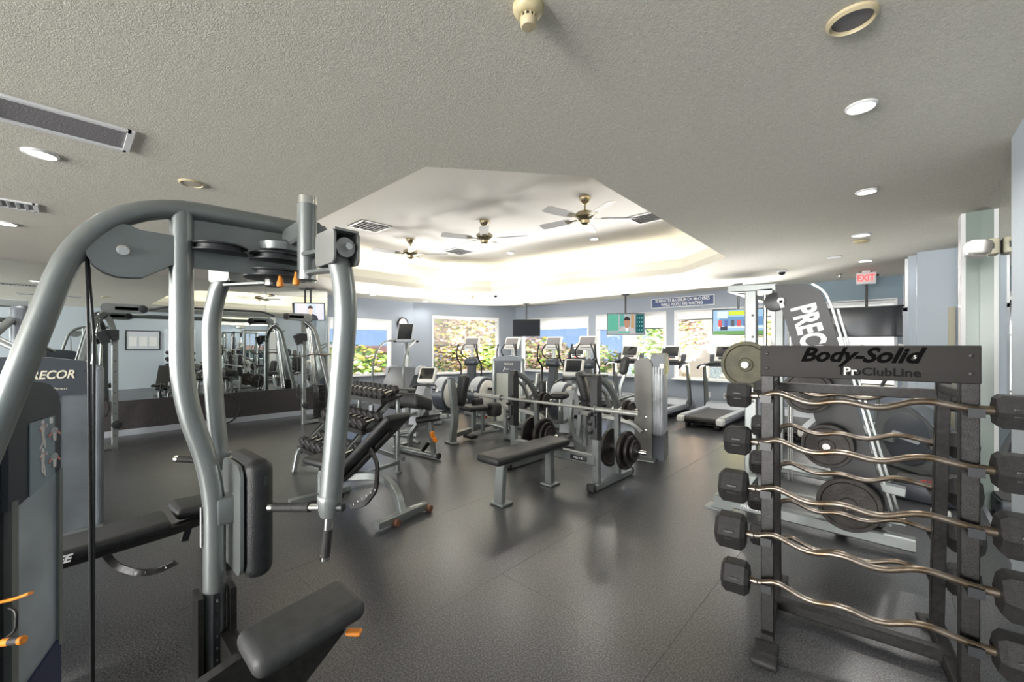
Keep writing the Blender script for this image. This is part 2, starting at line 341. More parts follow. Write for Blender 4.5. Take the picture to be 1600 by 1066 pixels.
d1 = struct('door_1', mat('slate_blue_door', (.07, .11, .16), .4), None, bb((.08, 8.1, 0), (.12, 9.3, 1.95)))
PT('door_frame', basem, d1, bb((.07, 8.0, 0), (.125, 8.1, 2.0)), bb((.07, 9.3, 0), (.125, 9.4, 2.0)), bb((.07, 8.0, 1.95), (.125, 9.4, 2.02)))
d2 = struct('door_2', mat('pale_door', (.62, .68, .74), .4), None, bb((XR-.012, 2.3, 0), (XR, 3.2, 2.05)))
for i in range(3): PT('door_panel', mat('pale_panel', (.66, .72, .78), .4) if i == 0 else bpy.data.materials['pale_panel'], d2, bb((XR-.022, 2.34+.29*i, .1), (XR-.011, 2.59+.29*i, 1.95)))
# wall behind the photographer, glazed
wall_y('wall_front', wallm, -9.2, .55, YF-.15, [(-9.0+.02, -6.9, .3, 2.4), (-6.6, -4.2, .3, 2.4), (-3.8, -1.4, .3, 2.4), (-1.2, .1, .3, 2.4)])
nb = solo('notice_board', mat('board_face', (.62, .66, .72), .5), 'pale notice board in a dark frame on the right wall, seen only in the mirror', 'board', (XR-.012, 1.75, 1.65), bb((-.004, -.42, -.3), (.004, .42, .3)))
PT('frame', plast, nb, bb((-.012, -.45, .3), (.006, .45, .33)), bb((-.012, -.45, -.33), (.006, .45, -.3)), bb((-.012, -.45, -.3), (.006, -.42, .3)), bb((-.012, .42, -.3), (.006, .45, .3)))
for i in range(3): PT('paper_sheet', lett, nb, bb((-.008, -.36+.26*i, -.2), (-.004, -.16+.26*i, .12)))
struct('baseboard_back', basem, None, bb((-9, YB-.015, 0), (.12, YB, .10)))
# ------------------------------------------------------------ windows
def window(name, w_, z0, z1, loc, rz, shade_z, shade_m, mull=(), hemc=None):
    o = struct(name, white, None, *[bb(a, b_) for a, b_ in (((0, -.02, z0-.04), (w_, .12, z0+.03)), ((0, -.02, z1-.03), (w_, .12, z1)), ((0, -.015, z0), (.045, .12, z1)), ((w_-.045, -.015, z0), (w_, .12, z1)))],
               *[bb((m_-.02, .03, z0), (m_+.02, .09, z1)) for m_ in mull])
    PT('window_pane', glass, o, bb((.03, .09, z0+.02), (w_-.03, .095, z1-.02)))
    PT('window_sill', white, o, pad((w_/2, -.05, z0-.02), (w_+.06, .14, .035), .01))
    if shade_z is not None:
        PT('roller_shade', shade_m, o, bb((.03, .0, shade_z), (w_-.03, .004, z1-.02)))
        PT('hem_bar', hemc or shadeb, o, bb((.03, -.006, shade_z-.022), (w_-.03, .010, shade_z)))
        PT('shade_cassette', white, o, bb((.03, -.02, z1-.09), (w_-.03, .03, z1-.02)))
    o.location = loc; o.rotation_euler = (0, 0, rz); return o
window('window_1', 1.70, .72, 2.16, (XL, 4.25, 0), R(90), 1.90, shade, hemc=shade)
window('window_2', s1-s0, .66, 2.34, DA+du*s0, ang, 1.48, screenm)
window('window_3', 2.5, .70, 2.30, (-8.75, YB, 0), 0, 1.98, shade, hemc=shade)
window('window_4', 1.96, .70, 2.30, (-6.02, YB, 0), 0, 1.90, shade)
window('window_5', 2.15, .70, 2.30, (-3.87, YB, 0), 0, 2.08, shade)
litsh = mat('bright_closed_shade', (.85, .86, .88), .8, emit=.15)
window('window_6', 1.44, .70, 2.30, (-1.42, YB, 0), 0, .78, shade)
# ------------------------------------------------------------ outside
gr = struct('ground_outside', mat('lawn', (.10, .16, .05), .9, 0, 0, 60, .3, 3), None, bb((-40, -30, -.5), (30, 40, -.3)))
def leafmesh(name, cx, n_, box, size, mats, seed, trunk=None):
    rn = random.Random(seed); v = []; f = []; mi = []
    for i in range(n_):
        while True:
            p = V((rn.uniform(-1, 1), rn.uniform(-1, 1), rn.uniform(-1, 1)))
            if p.length < 1: break
        p = p*(.55+.45*rn.random())/max(p.length, .45)*p.length if rn.random() < .2 else p
        c = V((p.x*box[0], p.y*box[1], p.z*box[2]+box[3])); s = size*rn.uniform(.6, 1.4)
        a = V((rn.gauss(0, 1), rn.gauss(0, 1), rn.gauss(0, 1))).normalized(); b_, c_ = frame_of(a); k = len(v)
        v += [c-b_*s, c-c_*s*.45, c+b_*s, c+c_*s*.45]; f.append((k, k+1, k+2, k+3)); mi.append(rn.choices(range(len(mats)), [m_[1] for m_ in mats])[0])
    me = bpy.data.meshes.new(name); me.from_pydata([tuple(x) for x in v], [], f); me.polygons.foreach_set('material_index', mi)
    for m_ in mats: me.materials.append(m_[0])
    return me
lg = mat('bright_leaf', (.20, .34, .06), .6); lg2 = mat('deep_leaf', (.07, .15, .04), .6); lt = mat('tan_dry_leaf', (.52, .40, .26), .7); lp = mat('pink_blossom', (.66, .42, .38), .7); ly = mat('yellow_leaf', (.50, .46, .10), .6)
bark = mat('grey_brown_bark', (.22, .17, .12), .9)
def bush(name, label, cat, x, y, r, h, n_, mats, seed, size=.11, trunk=False, base=0., group=None):
    t = thing(name, label, cat, (x, y, -.3), 0, group)
    me = leafmesh('foliage', 0, n_, (r, r*.8, h/2, base+h/2), size, mats, seed); o = bpy.data.objects.new('foliage', me); C.objects.link(o); o.parent = t; o['kind'] = 'stuff'
    if trunk:
        rn = random.Random(seed); PT('trunk', bark, t, tb([(0, 0, 0), (.05, .02, base*.6), (-.05, 0, base+h*.4)], .07, 8), *[tb([(0, 0, base*(.4+.15*i)), (rn.uniform(-.5, .5)*r, rn.uniform(-.3, .3), base+h*.45)], .03, 6) for i in range(4)])
    return t
bush('flowering_hedge', 'green and yellow hedge with pink flowers outside the left wall window', 'hedge', -14.6, 6.2, 2.8, 1.9, 5200, [(lg, 4), (ly, 3), (lp, 2), (lg2, 2)], 1)
bush('garden_tree', 'dark leafy tree against blue sky outside the left wall window', 'tree', -20.5, 7.6, 1.2, 2.6, 1500, [(lg2, 4), (lg, 1)], 2, .14, True, 1.2)
bush('garden_shrub', 'tall tan and pink shrub filling the window right of the clock', 'shrub', -12.6, 11.0, 2.0, 4.0, 8200, [(lt, 5), (lp, 3), (ly, 2), (lg, 1)], 3, .09, True, .1)
bush('garden_shrub', 'bright green bush low behind the window right of the clock', 'shrub', -11.0, 11.1, .95, 1.5, 2600, [(lg, 5), (ly, 3), (lg2, 1)], 4, .09, False, .75)
bush('garden_shrub', 'tan flowering shrub outside the window beside the hanging black television', 'shrub', -11.2, 13.4, 1.9, 2.0, 4200, [(lt, 4), (lp, 3), (lg, 3), (ly, 1)], 5, .09, True, .2)
bush('garden_shrub', 'sparse shrub with green tops left of the wide grey window pier', 'shrub', -8.6, 13.6, 1.3, 1.6, 1700, [(lt, 3), (lg, 3), (lp, 1)], 6, .09, True, .3)
bush('garden_shrub', 'green leafy shrub before the cream wall behind the anchorman television', 'shrub', -5.6, 12.6, .8, 2.1, 1500, [(lg, 4), (lg2, 2), (lt, 2)], 7, .08, True, .35)
bush('garden_tree', 'small tan tree with thin trunk seen under the football screen window', 'tree', -4.55, 12.3, .62, 1.5, 1700, [(lt, 4), (lp, 3), (lg, 1)], 8, .07, True, 1.25)
bush('garden_shrub', 'dense tan and olive shrub behind the football television', 'shrub', -2.7, 12.2, .85, 2.3, 3200, [(lt, 5), (ly, 2), (lg, 2)], 9, .07, False, .2)
bw_ = thing('garden_wall', 'tall cream plaster garden wall standing behind the shrubs', 'wall', (-3.6, 15.0, -.3))
PT('plaster_wall', mat('cream_plaster', (.62, .53, .44), .9, 0, .3, 20), bw_, bb((-3.2, 0, 0), (5.5, .25, 4.2)))
PT('coping', mat('coping', (.7, .62, .54), .8), bw_, bb((-3.25, -.05, 4.2), (5.55, .3, 4.3)))
stonem = mat('speckled_grey_stone', (.22, .28, .33), .8, 0, .3, 20, 0, 22, col2=(.45, .50, .52))
p_ = solo('garden_pillar', stonem, 'speckled blue grey stone pillar outside behind the left middle treadmill console', 'pillar', (-6.6, 13.2, -.3), bb((-.26, -.25, 0), (.26, .25, 2.15)), pad((0, 0, 2.18), (.6, .6, .09), .02), group='garden pillars')
q_ = dup(p_, (-4.0, 13.9, -.3), label='speckled blue grey stone pillar outside below the football television')
hw = thing('neighbour_building', 'pale low building with windows far outside the left wall window', 'building', (-24.5, 12.4, -.3))
PT('facade', mat('pale_facade', (.66, .55, .48), .9), hw, bb((-1.5, -2.4, 0), (1.5, 2.4, 1.35))); PT('roof', mat('tile_roof', (.4, .2, .13), .8), hw, prism([(-1.8, 0), (1.8, 0), (0, .4)], (0, 0, 1.35), X_, Z_, 5.0))
for i in range(4): PT('facade_window', dark, hw, bb((1.48, -2+1.1*i, .5), (1.53, -1.4+1.1*i, 1.1)))
# ------------------------------------------------------------ ceiling fittings
def fan(x, y, a0, label):
    t = thing('ceiling_fan', label, 'ceiling fan', (x, y, 3.30), R(a0), 'ceiling fans in the tray')
    PT('canopy', brassy, t, lathe([(.075, 0), (.072, -.03), (.045, -.07), (.02, -.09)], n=20)); PT('downrod', brassy, t, cy((0, 0, -.08), (0, 0, -.2), .012))
    PT('motor_housing', brassy, t, lathe([(.03, -.17), (.10, -.19), (.125, -.215), (.125, -.25), (.10, -.275), (.06, -.29), (.055, -.325), (.03, -.345)], n=24))
    for k in range(5):
        a = 2*pi*k/5; u = V((cos(a), sin(a), 0)); vv = V((-sin(a), cos(a), .22)).normalized()
        b_ = PT('blade', bladeD if k in (0,) else bladeW, t, prism([(.20, -.05), (.30, -.062), (.60, -.07), (.64, -.05), (.64, .05), (.60, .07), (.30, .062), (.20, .05)], (0, 0, -.262), u, vv, .008), label=('dark underside blade' if k == 0 else None))
        PT('blade_arm', brassy, b_, prism([(.09, -.015), (.17, -.012), (.26, -.04), (.27, 0), (.26, .04), (.17, .012), (.09, .015)], (0, 0, -.268), u, vv, .006))
    return t
fan(-2.81, 4.34, 42, 'brass ceiling fan nearest the camera, rightmost in the ceiling tray')
fan(-4.42, 4.16, 28, 'brass ceiling fan in the middle of the ceiling tray')
fan(-6.10, 4.0, 42, 'brass ceiling fan farthest away, leftmost in the ceiling tray')
def downlight(x, y, z, r, state, label, power=0, grp='recessed ceiling lights'):
    t = thing('ceiling_downlight', label, 'ceiling light', (x, y, z), 0, grp)
    PT('trim_ring', white if state else creamd, t, lathe([(r, 0), (r, -.006), (r*.86, -.013), (r*.80, -.008), (r*.78, 0)], n=32))
    PT('lens', (lamp, lampdim, lampoff)[0 if state == 1 else 1 if state == 2 else 2], t, lathe([(r*.8, -.001), (r*.8, -.007), (r*.4, -.009), (0.001, -.009)], n=28))
    if power:
        l = bpy.data.lights.new('lamp', 'SPOT'); l.energy = power*1.0; l.spot_size = R(165); l.spot_blend = .6; l.shadow_soft_size = .06; l.color = (1, .97, .92)
        o = bpy.data.objects.new('lamp', l); C.objects.link(o); o.parent = t; o.location = (0, 0, -.03)
for x, y, st, r_, p_, lb in ((-.13, 2.75, 1, .066, 34, 'brightly lit round ceiling light nearest the right wall'), (-.17, 4.30, 2, .072, 22, 'round ceiling light second from the camera along the right side'),
    (-.28, 5.95, 2, .085, 22, 'round ceiling light directly in front of the small beige ceiling disc'), (-.32, 7.79, 1, .085, 22, 'round lit ceiling light just before the exit sign'),
    (-2.13, 8.77, 1, .08, 22, 'round lit ceiling light above the football television'), (-3.98, -.12, 2, .085, 20, 'round ceiling light beside the long ceiling grille on the left'),
    (-3.87, .63, 0, .08, 0, 'unlit cream round ceiling light above the bent frame tube'), (-6.5, -.42, 1, .08, 20, 'small lit ceiling light at the left edge of the picture'),
    (-9.24, 5.01, 1, .08, 16, 'round lit ceiling light near the wall window with blue sky'), (-9.5, 6.7, 1, .08, 12, 'round lit ceiling light above the wall clock corner'),
    (-7.62, 8.27, 1, .08, 20, 'round lit ceiling light in front of the window right of the clock'), (-4.73, 8.39, 2, .08, 20, 'round ceiling light in front of the anchorman television')):
    downlight(x, y, CH, r_, st, lb, p_)
for x, y, lb in ((-3.78, 6.13, 'lit round light in the tray behind the nearest fan'), (-5.56, 5.94, 'lit round light in the tray behind the middle fan'), (-7.2, 5.8, 'lit round light in the tray right of the farthest fan')):
    downlight(x, y, 3.30, .075, 1, lb, 16, 'round lights in the ceiling tray')
t = thing('smoke_detector', 'cream smoke detector with round cap on the ceiling at the top of the picture', 'smoke detector', (-.97, 1.13, CH)); t.scale = (.86, .86, .8)
PT('base', cream, t, lathe([(.066, 0), (.066, -.012), (.058, -.03), (.045, -.04), (.036, -.042)], n=32)); PT('neck_slots', plast, t, lathe([(.030, -.04), (.030, -.058)], n=24))
PT('cap', creamd, t, lathe([(.034, -.056), (.036, -.062), (.034, -.085), (.028, -.092), (.004, -.093), (.003, -.091), (.001, -.091)], n=32))
for k in range(10): PT('rib', cream, t, bx((.032*cos(k*pi/5), .032*sin(k*pi/5), -.049), (.004, .008, .02), (0, 0, k*pi/5)))
t = thing('smoke_detector', 'small cream smoke detector on the ceiling before the clock corner', 'smoke detector', (-7.6, 6.75, CH))
PT('base', creamd, t, lathe([(.06, 0), (.06, -.02), (.03, -.04)], n=20)); PT('cap', cream, t, cy((0, 0, -.04), (0, 0, -.08), .03))
t = thing('ceiling_speaker', 'round cream ceiling speaker with dark mesh at the top right', 'speaker', (-.12, 1.99, CH)); t.scale = (.75, .75, 1)
PT('rim', creamd, t, lathe([(.105, 0), (.105, -.01), (.09, -.018), (.082, -.008), (.08, 0)], n=36)); PT('mesh', grille, t, lathe([(.081, -.001), (.08, -.006), (.04, -.008), (.001, -.008)], n=32))
solo('ceiling_disc', cream, 'small flat beige disc on the ceiling behind the third light on the right', 'sensor', (-.30, 6.30, CH), lathe([(.075, 0), (.075, -.02), (.05, -.03), (.001, -.03)], n=24))
solo('sprinkler_head', brassy, 'tiny brass sprinkler head on the ceiling left of the exit sign', 'sprinkler', (-.71, 9.0, CH), lathe([(.045, 0), (.045, -.006), (.014, -.012), (.010, -.05), (.03, -.055), (.03, -.06)], n=14))
solo('ceiling_sensor_plate', white, 'small white rectangular plate on the ceiling between the round lights and the dome camera', 'sensor', (-.62, 7.16, CH), pad((0, 0, -.012), (.16, .05, .024), .006))
def domecam(x, y, lb):
    t = thing('dome_camera', lb, 'camera', (x, y, CH), 0, 'dome cameras'); PT('base', white, t, lathe([(.075, 0), (.075, -.02), (.055, -.03)], n=24)); PT('dome', glassd, t, lathe([(.05, -.03), (.048, -.05), (.03, -.07), (.001, -.078)], n=20))
domecam(-1.36, 7.92, 'dark dome camera on the ceiling above the tall black slanted panel'); domecam(-7.0, 6.95, 'small dark dome camera on the ceiling right of the far smoke detector')
def vent(name, lb, x, y, w_, l_, rz, n_, z=CH, dm=None, ax=0):
    t = thing(name, lb, 'vent', (x, y, z), rz)
    PT('frame', white, t, *[bx(c, s) for c, s in (((0, l_/2, -.006), (w_+.03, .03, .012)), ((0, -l_/2, -.006), (w_+.03, .03, .012)), ((w_/2, 0, -.006), (.03, l_, .012)), ((-w_/2, 0, -.006), (.03, l_, .012)))])
    PT('backing', dm or grille, t, bx((0, 0, -.0015), (w_-.02, l_-.02, .002)))
    sp_ = l_/(n_+1)
    for i in range(n_): PT('slat', white if dm is None else dm, t, bx((0, -l_/2+sp_*(i+1), -.006), (w_-.03, sp_*.55, .002), (R(30), 0, 0)))
    return t
gv = vent('return_air_grille', 'long grey return air grille in a white frame on the left ceiling', -3.35, -.28, .33, 1.05, 0, 0, dm=grille)
PT('divider', white, gv, bx((0, -.04, -.008), (.33, .02, .014)))
vent('supply_vent', 'small slotted white ceiling vent at the left edge', -5.57, -.62, .27, .85, 0, 16, dm=None)
vent('tray_supply_vent', 'rectangular vent in the tray ceiling beside the near fan', -2.62, 5.64, .4, .4, 0, 7, 3.30)
vent('tray_supply_vent', 'square vent in the tray ceiling between the middle and far fans', -6.2, 5.17, .45, .45, 0, 6, 3.30)
vent('tray_supply_vent', 'square vent in the tray ceiling behind the grey pivot post', -5.9, 3.15, .45, .45, 0, 6, 3.30)
# televisions on ceiling poles
def tv(lb, loc, rz, w_, h_, z, tilt=0):
    t = thing('hanging_television', lb, 'television', (loc[0], loc[1], CH), rz, 'televisions hung from the ceiling'); zz = z-CH
    PT('ceiling_plate', plast, t, bx((0, .06, -.01), (.16, .16, .02))); PT('pole', plast, t, cy((0, .06, -.02), (0, .06, zz), .018), cy((.02, .05, -.02), (.018, .035, zz), .006))
    PT('bracket', plast, t, bx((0, .045, zz), (.18, .05, .18)))
    PT('casing', plast, t, pad((0, 0, zz), (w_, .045, h_), .012, (R(tilt), 0, 0)))
    m_ = rotm((R(tilt), 0, 0)); s = PT('screen', glassd, t, ([m_@(V(p))+V((0, 0, zz)) for p in bx((0, -.0235, 0), (w_-.03, .003, h_-.03))[0]], bx((0, 0, 0), (1, 1, 1))[1]))
    def pic(name, col, x0, z0, x1, z1, lay=1, e=.3, shp=None):
        m2 = mat('picture_'+name, (0, 0, 0), .3, emit=e*1.9, spec=.1); m2.node_tree.nodes['Principled BSDF'].inputs['Emission Color'].default_value = (*col, 1); sh = shp if shp else bb((x0*w_, -.025-.0012*lay, z0*h_), (x1*w_, -.0245-.0012*(lay-1), z1*h_))
        return PT(name, m2, s, ([m_@V(p)+V((0, 0, zz)) for p in sh[0]], sh[1]))
    return t, pic, w_, h_
def person(pic, w_, h_, cx, skin, suit, sh_=(.8, .8, .8), k=1.45):
    def el(c, rx, rz_, lay, a0=0, a1=360): return prism([(c[0]+rx*cos(R(a)), c[1]+rz_*sin(R(a))) for a in range(a0, a1, 18)], (0, -.0245-.0012*(lay-.5), 0), X_, Z_, .0012)
    pic('shoulders', suit, 0, 0, 0, 0, 3, .35, prism([(cx-.17*w_*k, -.46*h_), (cx+.17*w_*k, -.46*h_), (cx+.15*w_*k, -.25*h_), (cx+.05*w_*k, -.12*h_), (cx-.05*w_*k, -.12*h_), (cx-.15*w_*k, -.25*h_)], (0, -.0275, 0), X_, Z_, .0012))
    pic('shirt', sh_, 0, 0, 0, 0, 4, .4, prism([(cx-.035*w_*k, -.12*h_), (cx, -.4*h_), (cx+.035*w_*k, -.12*h_)], (0, -.0287, 0), X_, Z_, .0012))
    pic('face', skin, 0, 0, 0, 0, 5, .4, el((cx, .08*h_), .055*w_*k, .19*h_*k, 5)); pic('hair', (.03, .02, .02), 0, 0, 0, 0, 6, .4, el((cx, .17*h_), .057*w_*k, .12*h_*k, 6, 0, 198))
p_ = W(488, 487, 8.75)
t, pic, a_, b_ = tv('small television showing a man in black beside the mirror wall', (-9.0, 3.45), R(43+12), .60, .37, 2.18, 5)
pic('backdrop', (.60, .68, .85), -.47, -.45, .47, .45); pic('curtain', (.8, .72, .74), -.40, -.45, -.1, .45, 2); pic('curtain', (.75, .72, .78), .2, -.45, .45, .45, 2); person(pic, a_, b_, .02, (.75, .45, .35), (.03, .03, .04))
t, pic, a_, b_ = tv('switched off black television hanging in front of the far window corner', (-7.85, 9.05), R(43), .80, .50, 1.98)
t, pic, a_, b_ = tv('television showing a newsreader in a grey jacket over the middle treadmills', (-4.72, 9.05), R(35), .88, .52, 1.98, 3)
pic('backdrop', (.35, .42, .42), -.48, -.46, .48, .46); pic('green_strip', (.12, .42, .30), -.47, -.3, -.2, .45, 2); pic('green_strip', (.10, .36, .30), -.15, -.1, -.05, .45, 2); pic('dark_panel', (.02, .09, .10), .26, -.4, .47, .45, 2); pic('wood_strip', (.5, .3, .15), .14, -.3, .22, .45, 2)
for i in range(3):
    for j in range(4): pic('light_spot', (.2, .7, .6), .29+.06*i, -.3+.18*j, .31+.06*i, -.24+.18*j, 3)
person(pic, a_, b_, .03*a_, (.33, .18, .12), (.42, .40, .40)); pic('caption', (.1, .45, .35), -.2, -.40, .12, -.32, 8)
t, pic, a_, b_ = tv('television showing a colourful sports broadcast over the right treadmill', (-2.28, 9.0), R(12), .92, .53, 1.93)
pic('backdrop', (.35, .55, .75), -.48, -.46, .48, .46); pic('grass', (.16, .35, .10), -.48, -.46, .48, -.32, 2); pic('banner', (.65, .75, .05), -.18, .26, .2, .42, 2); pic('panel', (.15, .3, .5), -.36, -.12, .46, .2, 2); pic('badge', (.7, .8, .9), -.4, .15, -.2, .42, 3); pic('light_strip', (.7, .85, .95), -.4, -.22, .46, -.14, 3)
for i in range(6): pic('figure', ((.7, .1, .1), (.1, .15, .4), (.1, .1, .12))[i % 3], -.38+.12*i, -.16, -.31+.12*i, .08, 4)
pic('dark_figure', (.03, .04, .06), -.34, -.3, -.2, -.16, 5)
t, pic, a_, b_ = tv('large switched off black television hanging beneath the exit sign', (-.36, 8.95), R(3), 1.08, .50, 1.86)
# exit sign
t = thing('exit_sign', 'white box exit sign with red letters hanging from the ceiling', 'sign', (-.36, 8.9, CH), R(8))
PT('housing', white, t, pad((0, 0, -.12), (.25, .05, .19), .01)); PT('mount', white, t, bx((0, 0, -.012), (.1, .05, .024))); PT('lettering', red, t, text('EXIT', .15, (-.005, -.027, -.12), X_, Z_, .004, sx=.72, bold=.004)); PT('side_lamp', plast, t, cy((.13, 0, -.08), (.16, 0, -.08), .02))
# blue notice on the back wall
a_, d_ = None, None
xa, xb = -4.55, -3.05
t = thing('wall_sign', 'navy blue sign with white capitals high on the back wall', 'sign', (-3.80, YB-.012, 2.50))
def onY(px, Y): r = (px-800)/FOC; d = Y/(r*SN+CS); return W(px, 540, d).x
xa, xb = onY(1019, YB), onY(1116, YB); t.location.x = (xa+xb)/2
PT('board', white, t, pad((0, 0, 0), (xb-xa+.03, .02, .235), .005)); PT('blue_face', navy, t, bx((0, -.012, 0), (xb-xa-.02, .006, .20)))
PT('lettering', lett, t, text('30 MINUTES MAXIMUM ON MACHINES', .105, (0, -.017, .045), X_, Z_, .003, sx=(xb-xa-.1)/1.93, bold=.0015), text('WHILE PEOPLE ARE WAITING', .105, (0, -.017, -.05), X_, Z_, .003, sx=(xb-xa-.1)/1.93, bold=.0015))
# wall clock
t = thing('wall_clock', 'round white wall clock with black rim beside the left window', 'clock', (XL+.02, 6.30, 2.08), R(90))
PT('rim', plast, t, lathe([(.135, .02), (.16, .02), (.165, -.01), (.155, -.03), (.137, -.03), (.135, .02)], (0, 0, 0), (0, 1, 0), 36, False)); PT('dial', lett, t, cy((0, .015, 0), (0, -.015, 0), .14, 32))
for k in range(12): PT('hour_mark', plast, t, bx((.115*sin(k*pi/6), -.017, .115*cos(k*pi/6)), (.008, .004, .025), (0, k*pi/6, 0)))
PT('hour_hand', plast, t, bx((.02, -.019, -.02), (.01, .004, .075), (0, R(-40), 0))); PT('minute_hand', plast, t, bx((.005, -.022, -.045), (.007, .004, .11), (0, R(10), 0)))
# emergency light on the right mirror
t = thing('emergency_light', 'cream twin head emergency light on the right mirror', 'emergency light', (XR+.05, 4.62, 2.19), 0)
PT('housing', mat('khaki_plastic', (.50, .48, .36), .4), t, pad((-.03, 0, 0), (.06, .13, .115), .012))
for s in (-1, 1):
    h = PT('lamp_head', whitep, t, pad((-.10, .09*s, .0), (.10, .10, .10), .02, (0, R(10), R(30*s)))); PT('lamp_lens', white, h, disc((-.155, .07*s, 0), (1, -.3*s, 0), .048, .02, 20)); PT('bracket', plast, t, bx((-.06, .055*s, 0), (.06, .03, .04)))
# wall outlets below the window
for x in (onY(1107, YB), onY(1134, YB)):
    t = thing('wall_outlet', 'white wall outlet plate below the window behind the right treadmill' if x < onY(1120, YB) else 'white wall outlet plate with a black plug behind the right treadmill', 'outlet', (x, YB, .36), 0, 'outlets on the back wall'); PT('plate', whitep, t, pad((0, -.005, 0), (.085, .012, .12), .004)); PT('socket', creamd, t, bx((0, -.012, .025), (.03, .004, .03)), bx((0, -.012, -.025), (.03, .004, .03)))
solo('power_cord', plast, 'black power cord plugged in behind the right treadmill', 'cord', (onY(1134, YB), YB-.03, .36), tb([(0, 0, .02), (.0, -.05, .02), (.15, -.1, -.15), (.3, -.12, -.33)], .01, 8, .05))
# ------------------------------------------------------------ near fly machine (faces +Y)
MX = -1.93
fm = thing('fly_machine', 'large silver chest fly machine with bent tube frame nearest the camera', 'exercise machine', (MX, .1, 0))
def P(name, m, *sh, par=None, **k): return PT(name, m, par or fm, *sh, world=True, **k)
P('arch_tube', silver, tb([(MX, -.47, .0), (MX, .055, 1.97), (MX, .80, 1.985)], .038, 20, .30, ry=.034))
P('front_upright', silver, tb([(MX, .285, 1.97), (MX, .285, 1.29), (MX, .385, .95), (MX, .385, .0)], .037, 20, .16))
P('base_rail', silver, bar([(MX, -.6, .04), (MX, .62, .04)], .08, .07)); P('base_rail', silver, bar([(MX-.4, -.55, .04), (MX+.4, -.55, .04)], .07, .06, fix=(0, 1, 0)))
P('weld_plate', silver, bb((MX-.004, .32, 1.76), (MX+.004, .70, 1.96)))
# pulley housing with a cable
ph = P('pulley_housing', silver, *[prism([(.09*cos(R(a)), .09*sin(R(a))) for a in range(60, 300, 20)]+[(.05, -.085), (.13, -.03), (.17, -.03), (.17, .075)], (MX+s, .125, 1.79), (0, 1, 0), (0, 0, 1), .006) for s in (-.024, .024)])
P('pulley_wheel', plast, disc((MX, .125, 1.79), (1, 0, 0), .088, .03, 32), par=ph); P('bolt', chrome, cy((MX-.03, .125, 1.79), (MX+.036, .125, 1.79), .012), disc((MX+.031, .125, 1.79), (1, 0, 0), .017, .006, 20), par=ph)
cab = mat('black_cable', (.012, .012, .012), .5)
P('cable', cab, tb([(MX+.005, .040, 1.78), (MX+.005, .045, 1.5), (MX+.005, .052, .3)], .004, 8, 0), tb([(MX-.004, .043, 1.77), (MX+.004, .058, 1.5), (MX+.002, .056, .3)], .004, 8, 0))
# horizontal cams
def cam_(x, y, z, r):
    return [disc((x, y, z+.012), (0, 0, 1), r, .008, 36), disc((x, y, z-.012), (0, 0, 1), r, .008, 36), cy((x, y, z-.012), (x, y, z+.012), r*.86, 32)]
P('cam', plast, *cam_(MX, .40, 1.842, .095)); P('cam', plast, *cam_(MX+.02, .60, 1.835, .10)); P('cam', plast, *cam_(MX-.05, .62, 1.775, .125))
P('cam_guard', silver, lathe([(.07, .02), (.08, .02), (.085, .05), (.07, .06), (.03, .06)], (MX, .62, 1.85), (0, 0, 1), 24))
P('cross_head', silver, bar([(-2.15, .68, 1.93), (-1.72, .66, 1.93)], .09, .08, fix=(0, 1, 0)))
for x, y, z0, z1 in ((-1.72, .65, 1.725, 2.06), (-2.15, .66, 1.745, 2.07)):
    pv = P('pivot_post', silver, cy((x, y, z0+.035), (x, y, z1-.03), .036, 28)); P('pivot_cap', chrome, cy((x, y, z1-.03), (x, y, z1), .037, 28), par=pv); P('pivot_cap', chrome, lathe([(.028, z0), (.038, z0+.006), (.038, z0+.04)], (x, y, 0), (0, 0, 1), 28), par=pv)
# swinging arms
def arm(root, pts, brk, rad, inward, ggrip, gdown):
    a = P('swing_arm', silver, tb(pts, rad, 20, .14))
    P('lever_plate', silver, bar([root, brk], .014, .06, fix=(0, 0, 1)), bar([root+V((0, 0, -.07)), brk+V((0, 0, -.07))], .012, .05, fix=(0, 0, 1)), par=a)
    u = (brk-root); u.z = 0; u.normalize(); n_ = V((-u.y, u.x, 0))
    P('clevis', silver2, prism([(x, y) for x, y in rrect(.15, .115, .02)], brk+n_*.042, u, Z_, .008), prism(rrect(.15, .115, .02), brk-n_*.042, u, Z_, .008), bx(brk+V((0, 0, .057)), (.15, .085, .008), (0, 0, atan2(u.y, u.x))), bx(brk-u*.072, (.008, .085, .115), (0, 0, atan2(u.y, u.x))), par=a)
    P('pivot_sleeve', silver2, cy(brk-u*.065, brk+u*.065, .034, 24), par=a); P('pivot_bolt', chrome, cy(brk-u*.085, brk+u*.09, .012, 14), par=a)
    e = pts[-1]; P('end_cup', silver, lathe([(rad*1.0, .05), (rad*1.1, .045), (rad*1.1, .03), (rad, -.005), (rad*.8, -.03), (rad*.3, -.04)], e, (0, 0, 1), 24), par=a)
    g = P('grip', rubber, cy(e+(ggrip-e)*.32, e+(ggrip-e)*.93, .0165, 20), par=a); 
    P('grip_stub', chrome, cy(e, e+(ggrip-e)*.33, .013, 16), par=a, label='chrome grip stub'); P('grip_end', chrome, cy(e+(ggrip-e)*.93, ggrip, .018, 20), par=a)
    P('grip', rubber, cy(e+(gdown-e)*.42, e+(gdown-e)*.94, .0165, 20), par=a); P('grip_stub', chrome, cy(e, e+(gdown-e)*.43, .015, 16), par=a, label='chrome grip stub'); P('grip_end', chrome, cy(e+(gdown-e)*.93, gdown, .018, 20), par=a)
    P('stop_knob', plast, cy(e-(ggrip-e).normalized()*rad, e-(ggrip-e).normalized()*(rad+.022), .014, 14), par=a)
